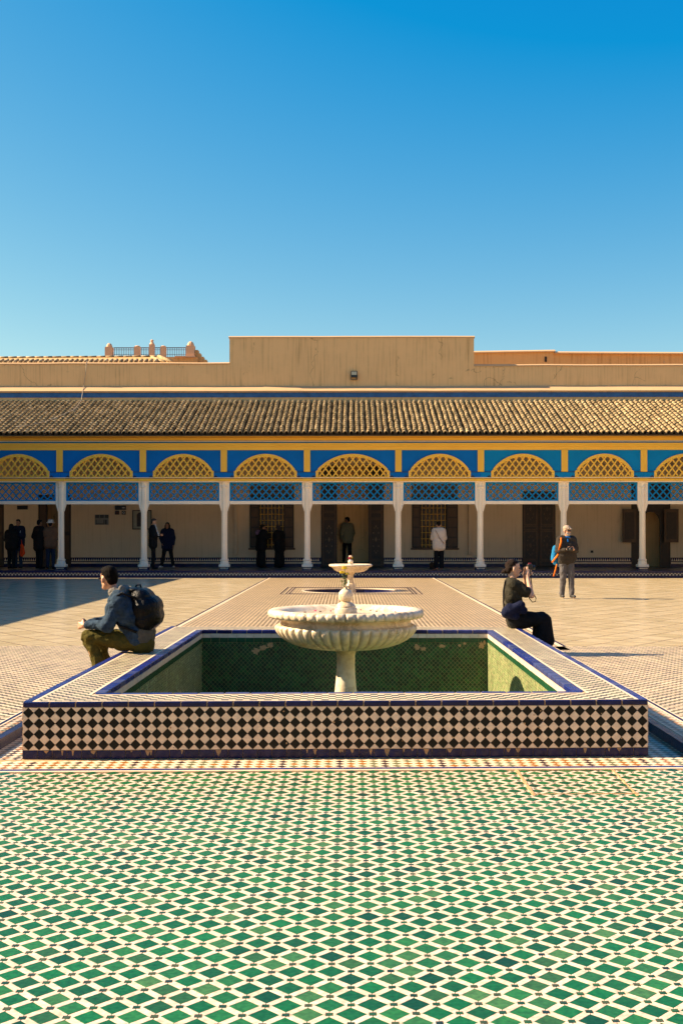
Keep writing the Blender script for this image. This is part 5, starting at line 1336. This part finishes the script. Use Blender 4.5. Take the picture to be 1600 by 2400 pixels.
# 2 seated woman with a camera on the right rim
Yw = 13.75
Jw = dict(pelvis=V(2.03, Yw, .50), hipR=V(2.03, Yw-.09, .485), hipL=V(2.03, Yw+.09, .485), knR=V(2.37, Yw-.10, .50), knL=V(2.38, Yw+.12, .50),
          anR=V(2.36, Yw-.10, .155), anL=V(2.38, Yw+.1, .155), toR=V(2.43, Yw-.10, .11), toL=V(2.45, Yw+.1, .11),
          shR=V(1.975, Yw-.145, .945), shL=V(1.985, Yw+.145, .945), head=V(2.005, Yw, 1.13),
          elR=V(2.20, Yw-.17, .80), elL=V(2.19, Yw+.16, .83), wrR=V(2.165, Yw-.07, 1.03), wrL=V(2.155, Yw+.07, 1.03))
dk_t = cloth('dark_olive_knit', (.036, .032, .022), .25, .9, 30)
wom, Th, hm = person('person with hair in a bun photographing from the right basin rim, all in black', Jw, 0, 0, SKL, fwd=V(1, 0, 0), hf=V(1, .05, -.03), vox=.008,
    topmat=dk_t, botmat=blackc, hairmat=mat('brown_hair', (.020, .008, .003), .5, .5, 50, .6, 160, stretch=(1, 1, 3), spec=.12), hairstyle='bun', shoemat=None, sleeve='short', loose=.006, fold=.035, wide=.88, legw=1.12, hs=.93, hem=-.02,
    palmL=(0, -1, .1), palmR=(0, 1, .1), hdL=(.25, -.2, 1), hdR=(.25, .2, 1), curlL=.9, curlR=.9)
t = MB()
for S, dy in (('R', -.1), ('L', .11)):
    for q in range(9): k = q/8; cap_mesh(t, V(2.345, Yw+dy, .47-.22*k), V(2.375+.02*k, Yw+dy, .47-.22*k), .085+.012*k, .085+.014*k)
organic(t, 'trouser_leg', blackc, wom, .01, 3, .015)
camr = empty('camera', (2.20, Yw, 1.145), label='small black camera held up to the face by the seated woman', cat='camera')
MB().box(-.025, .03, -.06, .06, -.035, .035).build('body', bk, camr).modifiers.new('b', 'BEVEL').width = .006
l_ = MB(); l_.tube([(.03, 0, -.005), (.07, 0, -.005)], [.028, .026], 16); l_.build('lens', bk, camr, True)
MB().box(-.01, .02, -.02, .02, .0355, .048).build('viewfinder', mat('red_knob', (.4, .03, .05), .4), camr)
s = MB(); s.tube([(0, -.06, .0), (.005, -.10, -.15), (.02, -.13, -.30), (.06, -.13, -.38), (.055, -.12, -.42), (.02, -.11, -.43), (-.02, -.11, -.38), (-.04, -.10, -.30)], .006, 5); s.build('strap', blackc, camr, True)
navy = cloth('navy_nylon', (.012, .015, .038), .4, .8)
hb_ = MB(); cap_mesh(hb_, V(1.90, Yw-.18, .60), V(2.06, Yw-.20, .68), .07, .06); cap_mesh(hb_, V(1.89, Yw-.14, .58), V(2.0, Yw-.19, .55), .06, .05); cap_mesh(hb_, V(1.93, Yw-.19, .66), V(2.10, Yw-.2, .62), .05, .05)
bag = organic(hb_, 'shoulder_bag', navy, None, .009, 4, .02, CL); tag(bag, 'navy blue soft shoulder bag at the hip of the seated woman', 'bag')
s = MB(); s.tube([(1.87, Yw-.15, .60), (1.865, Yw-.12, .72), (1.87, Yw-.08, .85), (1.895, Yw-.03, .955), (1.96, Yw+.03, 1.0)], .011, 6); s.build('strap', blackc, bag, True)

# 3 standing man with cap walking over the paving
Ym = 25.6; s_man = 1.69
Js, fw = standing(1.69, PX(1327, Ym), Ym, CZ, R(180)+R(8), ('front', 'front'), .35, 0)
Js['belly'] = V(0, 0, 0); Js['bellyk'] = V(0, 0, 0)
cap_m = cloth('beige_cap', (.36, .27, .2), .15); slate = cloth('charcoal_jersey', (.045, .037, .030), .25)
trg = cloth('grey_trousers', (.11, .10, .10), .25)
pm, Th, hm = person('person in beige cap, sunglasses and grey clothes walking over the sunlit paving', Js, 0, 0, SK, fwd=fw, hf=V(.55, -.85, -.08), vox=.011,
    topmat=slate, botmat=trg, hairmat=None, shoemat=mat('black_trainer', (.025, .022, .02), .6), loose=.012, fold=.04, wide=1.04, legw=1.0, hem=-.03, curlL=.9, curlR=.9, palmL=(0, 1, 0), palmR=(0, 1, 0))
t = MB(); ell(t, Th(0, -.01, .055), .084, .102, .068, hm); cap_mesh(t, Th(-.045, .09, .052), Th(.045, .09, .052), .014, .014); cap_mesh(t, Th(-.035, .125, .042), Th(.035, .125, .042), .010, .010); cap_mesh(t, Th(0, .08, .06), Th(0, .13, .045), .018, .01)
organic(t, 'cap', cap_m, pm, .007, 1)
t = MB(); cap_mesh(t, Th(-.045, .072, .0), Th(-.018, .088, -.002), .017, .018); cap_mesh(t, Th(.045, .072, .0), Th(.018, .088, -.002), .017, .018); cap_mesh(t, Th(.055, .06, .004), Th(.08, -.01, .004), .005, .005); cap_mesh(t, Th(-.055, .06, .004), Th(-.08, -.01, .004), .005, .005)
organic(t, 'sunglasses', bk, pm, .005, 0)
t = MB(); ell(t, Th(0, .055, -.085), .045, .042, .038, hm); cap_mesh(t, Th(-.035, .05, -.06), Th(.035, .05, -.06), .028, .028)
organic(t, 'beard', cloth('grey_beard', (.42, .37, .32), .3), pm, .007, 1, .02, CL2)
t = MB(); nk = (Js['shL']+Js['shR'])/2; cap_mesh(t, nk+V(-.045, -.045, .035), nk+V(.045, -.045, .035), .036, .036); cap_mesh(t, nk+V(0, -.095, -.01), nk+V(.005, -.115, -.06), .022, .018)
organic(t, 'collar', cloth('bright_blue_shirt', (.01, .16, .50)), pm, .009, 1, .015, CL2)
ca = empty('camera', (Js['pelvis'].x+.01, Ym-.32, CZ+1.14), label='black camera held at the chest by the walking man in the cap', cat='camera')
MB().box(-.07, .07, -.03, .03, -.04, .045).build('body', bk, ca).modifiers.new('b', 'BEVEL').width = .008
l_ = MB(); l_.tube([(0, -.03, 0), (.01, -.09, -.01)], [.035, .032], 14); l_.build('lens', bk, ca, True)
dp_ = MB(); bx = Js['pelvis'].x-.20
cap_mesh(dp_, V(bx-.06, Ym+.14, .98), V(bx-.02, Ym+.16, 1.22), .085, .08); cap_mesh(dp_, V(bx+.0, Ym+.16, .92), V(bx+.10, Ym+.18, 1.25), .10, .09)
dpk = organic(dp_, 'daypack', cloth('sky_blue_nylon', (.015, .17, .36), .2, .6), None, .011, 2, .02, CL2); tag(dpk, 'sky blue daypack with orange straps on the walking man', 'backpack')
orm = cloth('orange_webbing', (.75, .17, .015), .1, .6)
s = MB(); s.tube([(bx+.07, Ym+.06, 1.50), (bx+.055, Ym-.10, 1.46), (bx+.04, Ym-.16, 1.36), (bx+.0, Ym-.15, 1.20), (bx-.02, Ym-.10, 1.08), (bx-.09, Ym+.04, .95), (bx-.12, Ym+.08, .90)], .020, 6); s.tube([(bx-.02, Ym+.02, .86), (bx-.06, Ym+.03, .70), (bx-.10, Ym+.02, .58)], .016, 6); s.build('strap', orm, dpk, True)

# 4 woman in a white shirt seen from behind
Y4 = 39.15
J4, fw = standing(1.70, PX(1028, Y4), Y4, FZ, R(3), ('front', 'front'), 0, .4)
p4, Th, hm = person('person in cream white shirt with back turned before the gilded window', J4, 0, 0, SK, fwd=fw, hf=V(0, .9, -.45), vox=.012,
    topmat=cloth('cream_shirt', (.66, .52, .40), .1), botmat=blackc, hairmat=HK, shoemat=mat('pink_shoe', (.6, .22, .15), .6), loose=.03, fold=.03, wide=1.1, legw=1.15, hem=-.22)
s = MB(); s.tube([(J4['shL'].x+.03, Y4-.13, J4['shL'].z+.02), (J4['pelvis'].x, Y4-.165, 1.42), (J4['pelvis'].x+.17, Y4-.15, 1.22)], .009, 5); s.build('bag_strap', cloth('tan_leather', (.2, .09, .04)), p4, True)
ob = MB(); ob.lathe([(.09, 0), (.10, .1), (.08, .2), (.03, .24)], n=12); o = ob.build('handbag', cloth('brown_leather', (.06, .03, .018))); o.location = (PX(1012, 40.2), 40.2, FZ); tag(o, 'small brown handbag on the gallery floor beside the woman in the white shirt', 'bag')
# 5 pair by the second column
Y5 = 39.1
J5, fw = standing(1.82, PX(359, Y5), Y5, FZ, R(-78), ('hip', 'front'), 0)
p5, Th, hm = person('person in black with a white patterned scarf standing beside a column', J5, 0, 0, SK, fwd=fw, hf=V(1, -.1, -.1), topmat=blackc, botmat=blackc, hairmat=cloth('greying_hair', (.05, .045, .04), .4), loose=.03, wide=1.12, shoemat=blackc, hem=-.2)
s = MB()
for k in range(9): s.box(J5['head'].x+.07+k*.014, J5['head'].x+.10+k*.016, Y5-.20, Y5-.15, 1.86-k*.045, 1.89-k*.045)
s.build('scarf', wsg, p5)
Y6 = 40.7
J6, fw = standing(1.69, PX(393, Y6), Y6, FZ, R(176), ('down', 'pocket'), 0)
for S, sg in (('L', 1), ('R', -1)): J6['kn'+S].x += sg*.05; J6['an'+S].x += sg*.12; J6['to'+S].x += sg*.15
p6, Th, hm = person('person with long dark hair in an open navy jacket and white trainers facing the court', J6, 0, 0, SKD, fwd=fw, topmat=navy, botmat=blackc, hairmat=HK, hairstyle='long', loose=.03, wide=1.05, shoemat=mat('white_trainer', (.55, .52, .5), .5), hem=-.25)
# 6 two figures in black before the left window
Y7 = 41.2
for k, (px, rz, sc, lb) in enumerate(((612, -60, 1.62, 'person in black robe and mauve scarf, hand raised, before the left window'), (655, 60, 1.58, 'person in black robe with folded hands before the left window'))):
    J7, fw = standing(sc, PX(px, Y7), Y7, FZ, R(rz), ('down', 'face') if k == 0 else ('front', 'front'), 0, .3)
    p7, Th, hm = person(lb, J7, 0, 0, SKD, fwd=fw, topmat=blackc, botmat=blackc, hairmat=HK if k == 0 else cloth('dark_headscarf', (.05, .035, .035)), hairstyle='short' if k == 0 else 'scarf', loose=.04, wide=1.15, skirt=True, shoemat=blackc, hem=-.3)
    if k == 0:
        t = MB(); nk = (J7['shL']+J7['shR'])/2; cap_mesh(t, nk-V(.14, .05, .0), nk+V(.12, -.08, -.02), .10, .085); cap_mesh(t, nk+V(.0, -.1, -.05), nk+V(.12, -.12, -.22), .06, .04); organic(t, 'scarf', cloth('mauve_scarf', (.16, .10, .18), .3), p7, .012, 2, .04, CL2)
# 7 man in the doorway
J8, fw = standing(1.78, PX(814, 43.2), 43.2, .45, R(25), ('down', 'down'), .5)
p8, Th, hm = person('person in a pale green quilted jacket walking through the dark central doorway', J8, 0, 0, SKD, fwd=fw, hf=V(-1, .4, -.1), topmat=cloth('sage_quilted_nylon', (.20, .19, .12), .2), botmat=blackc, hairmat=HK, loose=.035, wide=1.1, shoemat=blackc, hood=True)
# 8 group at the left
for k, (px, Y, h, rz, tm, bmn, hst, hmt, lb, arms) in enumerate((
    (27, 39.6, 1.62, -20, blackc, blackc, 'long', blackc, 'person in dark clothes with shoulder length hair, leftmost in the shaded gallery', ('down', 'front')),
    (44, 39.9, 1.80, 165, cloth('ink_blue_jacket', (.014, .016, .03)), cloth('dark_jeans', (.02, .035, .06)), 'short', blackc, 'person in dark jacket and jeans, second from the left in the gallery', ('front', 'down')),
    (92, 39.6, 1.78, -40, cloth('black_coat', (.014, .013, .013)), blackc, 'short', blackc, 'person in a long black coat standing at the dark doorway on the left', ('pocket', 'front')),
    (119, 39.5, 1.74, 5, cloth('brown_jacket', (.15, .085, .05)), cloth('navy_jeans', (.02, .03, .055)), 'short', blackc, 'person in white sun hat and brown jacket beside the first column', ('front', 'front')))):
    J9, fw = standing(h, PX(px, Y), Y, FZ, R(rz), arms, 0)
    p9, Th, hm = person(lb, J9, 0, 0, SKD, fwd=fw, topmat=tm, botmat=bmn, hairmat=hmt, hairstyle=hst, loose=.03, wide=1.12, shoemat=blackc, hem=-.35 if k == 2 else -.12)
    if k == 3:
        t = MB().lathe([(.155, -.005), (.16, 0), (.10, .03), (.092, .10), (.07, .125), (.02, .13)], n=24); o = t.build('hat', cloth('white_cotton', (.62, .6, .58), .1), p9, True); o.location = Th(0, -.01, .045)
    if k == 1:
        s = MB(); s.tube([J9['shL']+V(0, -.06, .05), J9['shL']+V(-.04, -.12, -.05), J9['shL']+V(-.05, -.14, -.16)], .014, 5); s.build('strap', wsg, p9, True)
        og = cloth('orange_red_cloth', (.70, .06, .01), .15)
        t = MB(); cap_mesh(t, V(PX(52, Y-.3), Y-.3, 1.14), V(PX(54, Y-.3), Y-.3, .88), .055, .085); cap_mesh(t, V(PX(52, Y-.3), Y-.3, 1.1), V(PX(52, Y-.3), Y-.3, .83), .05, .08)
        o = organic(t, 'cloth_bag', og, None, .012, 2, .03, CL2); tag(o, 'orange red cloth bag hanging from the hand of the second person from the left', 'bag')
        s = MB(); s.tube([(PX(52, Y-.3), Y-.3, 1.15), (PX(51, Y-.3), Y-.28, 1.32), (PX(49, Y-.3), Y-.25, 1.36)], .012, 5); s.build('handle', og, o, True)
        t = MB(); cap_mesh(t, V(PX(35, Y-.35), Y-.35, 1.46), V(PX(36, Y-.35), Y-.35, 1.36), .03, .035); o = organic(t, 'red_pouch', og, None, .01, 1, .02, CL2); tag(o, 'small red pouch held between the two leftmost people', 'pouch')
bpy.context.view_layer.update()
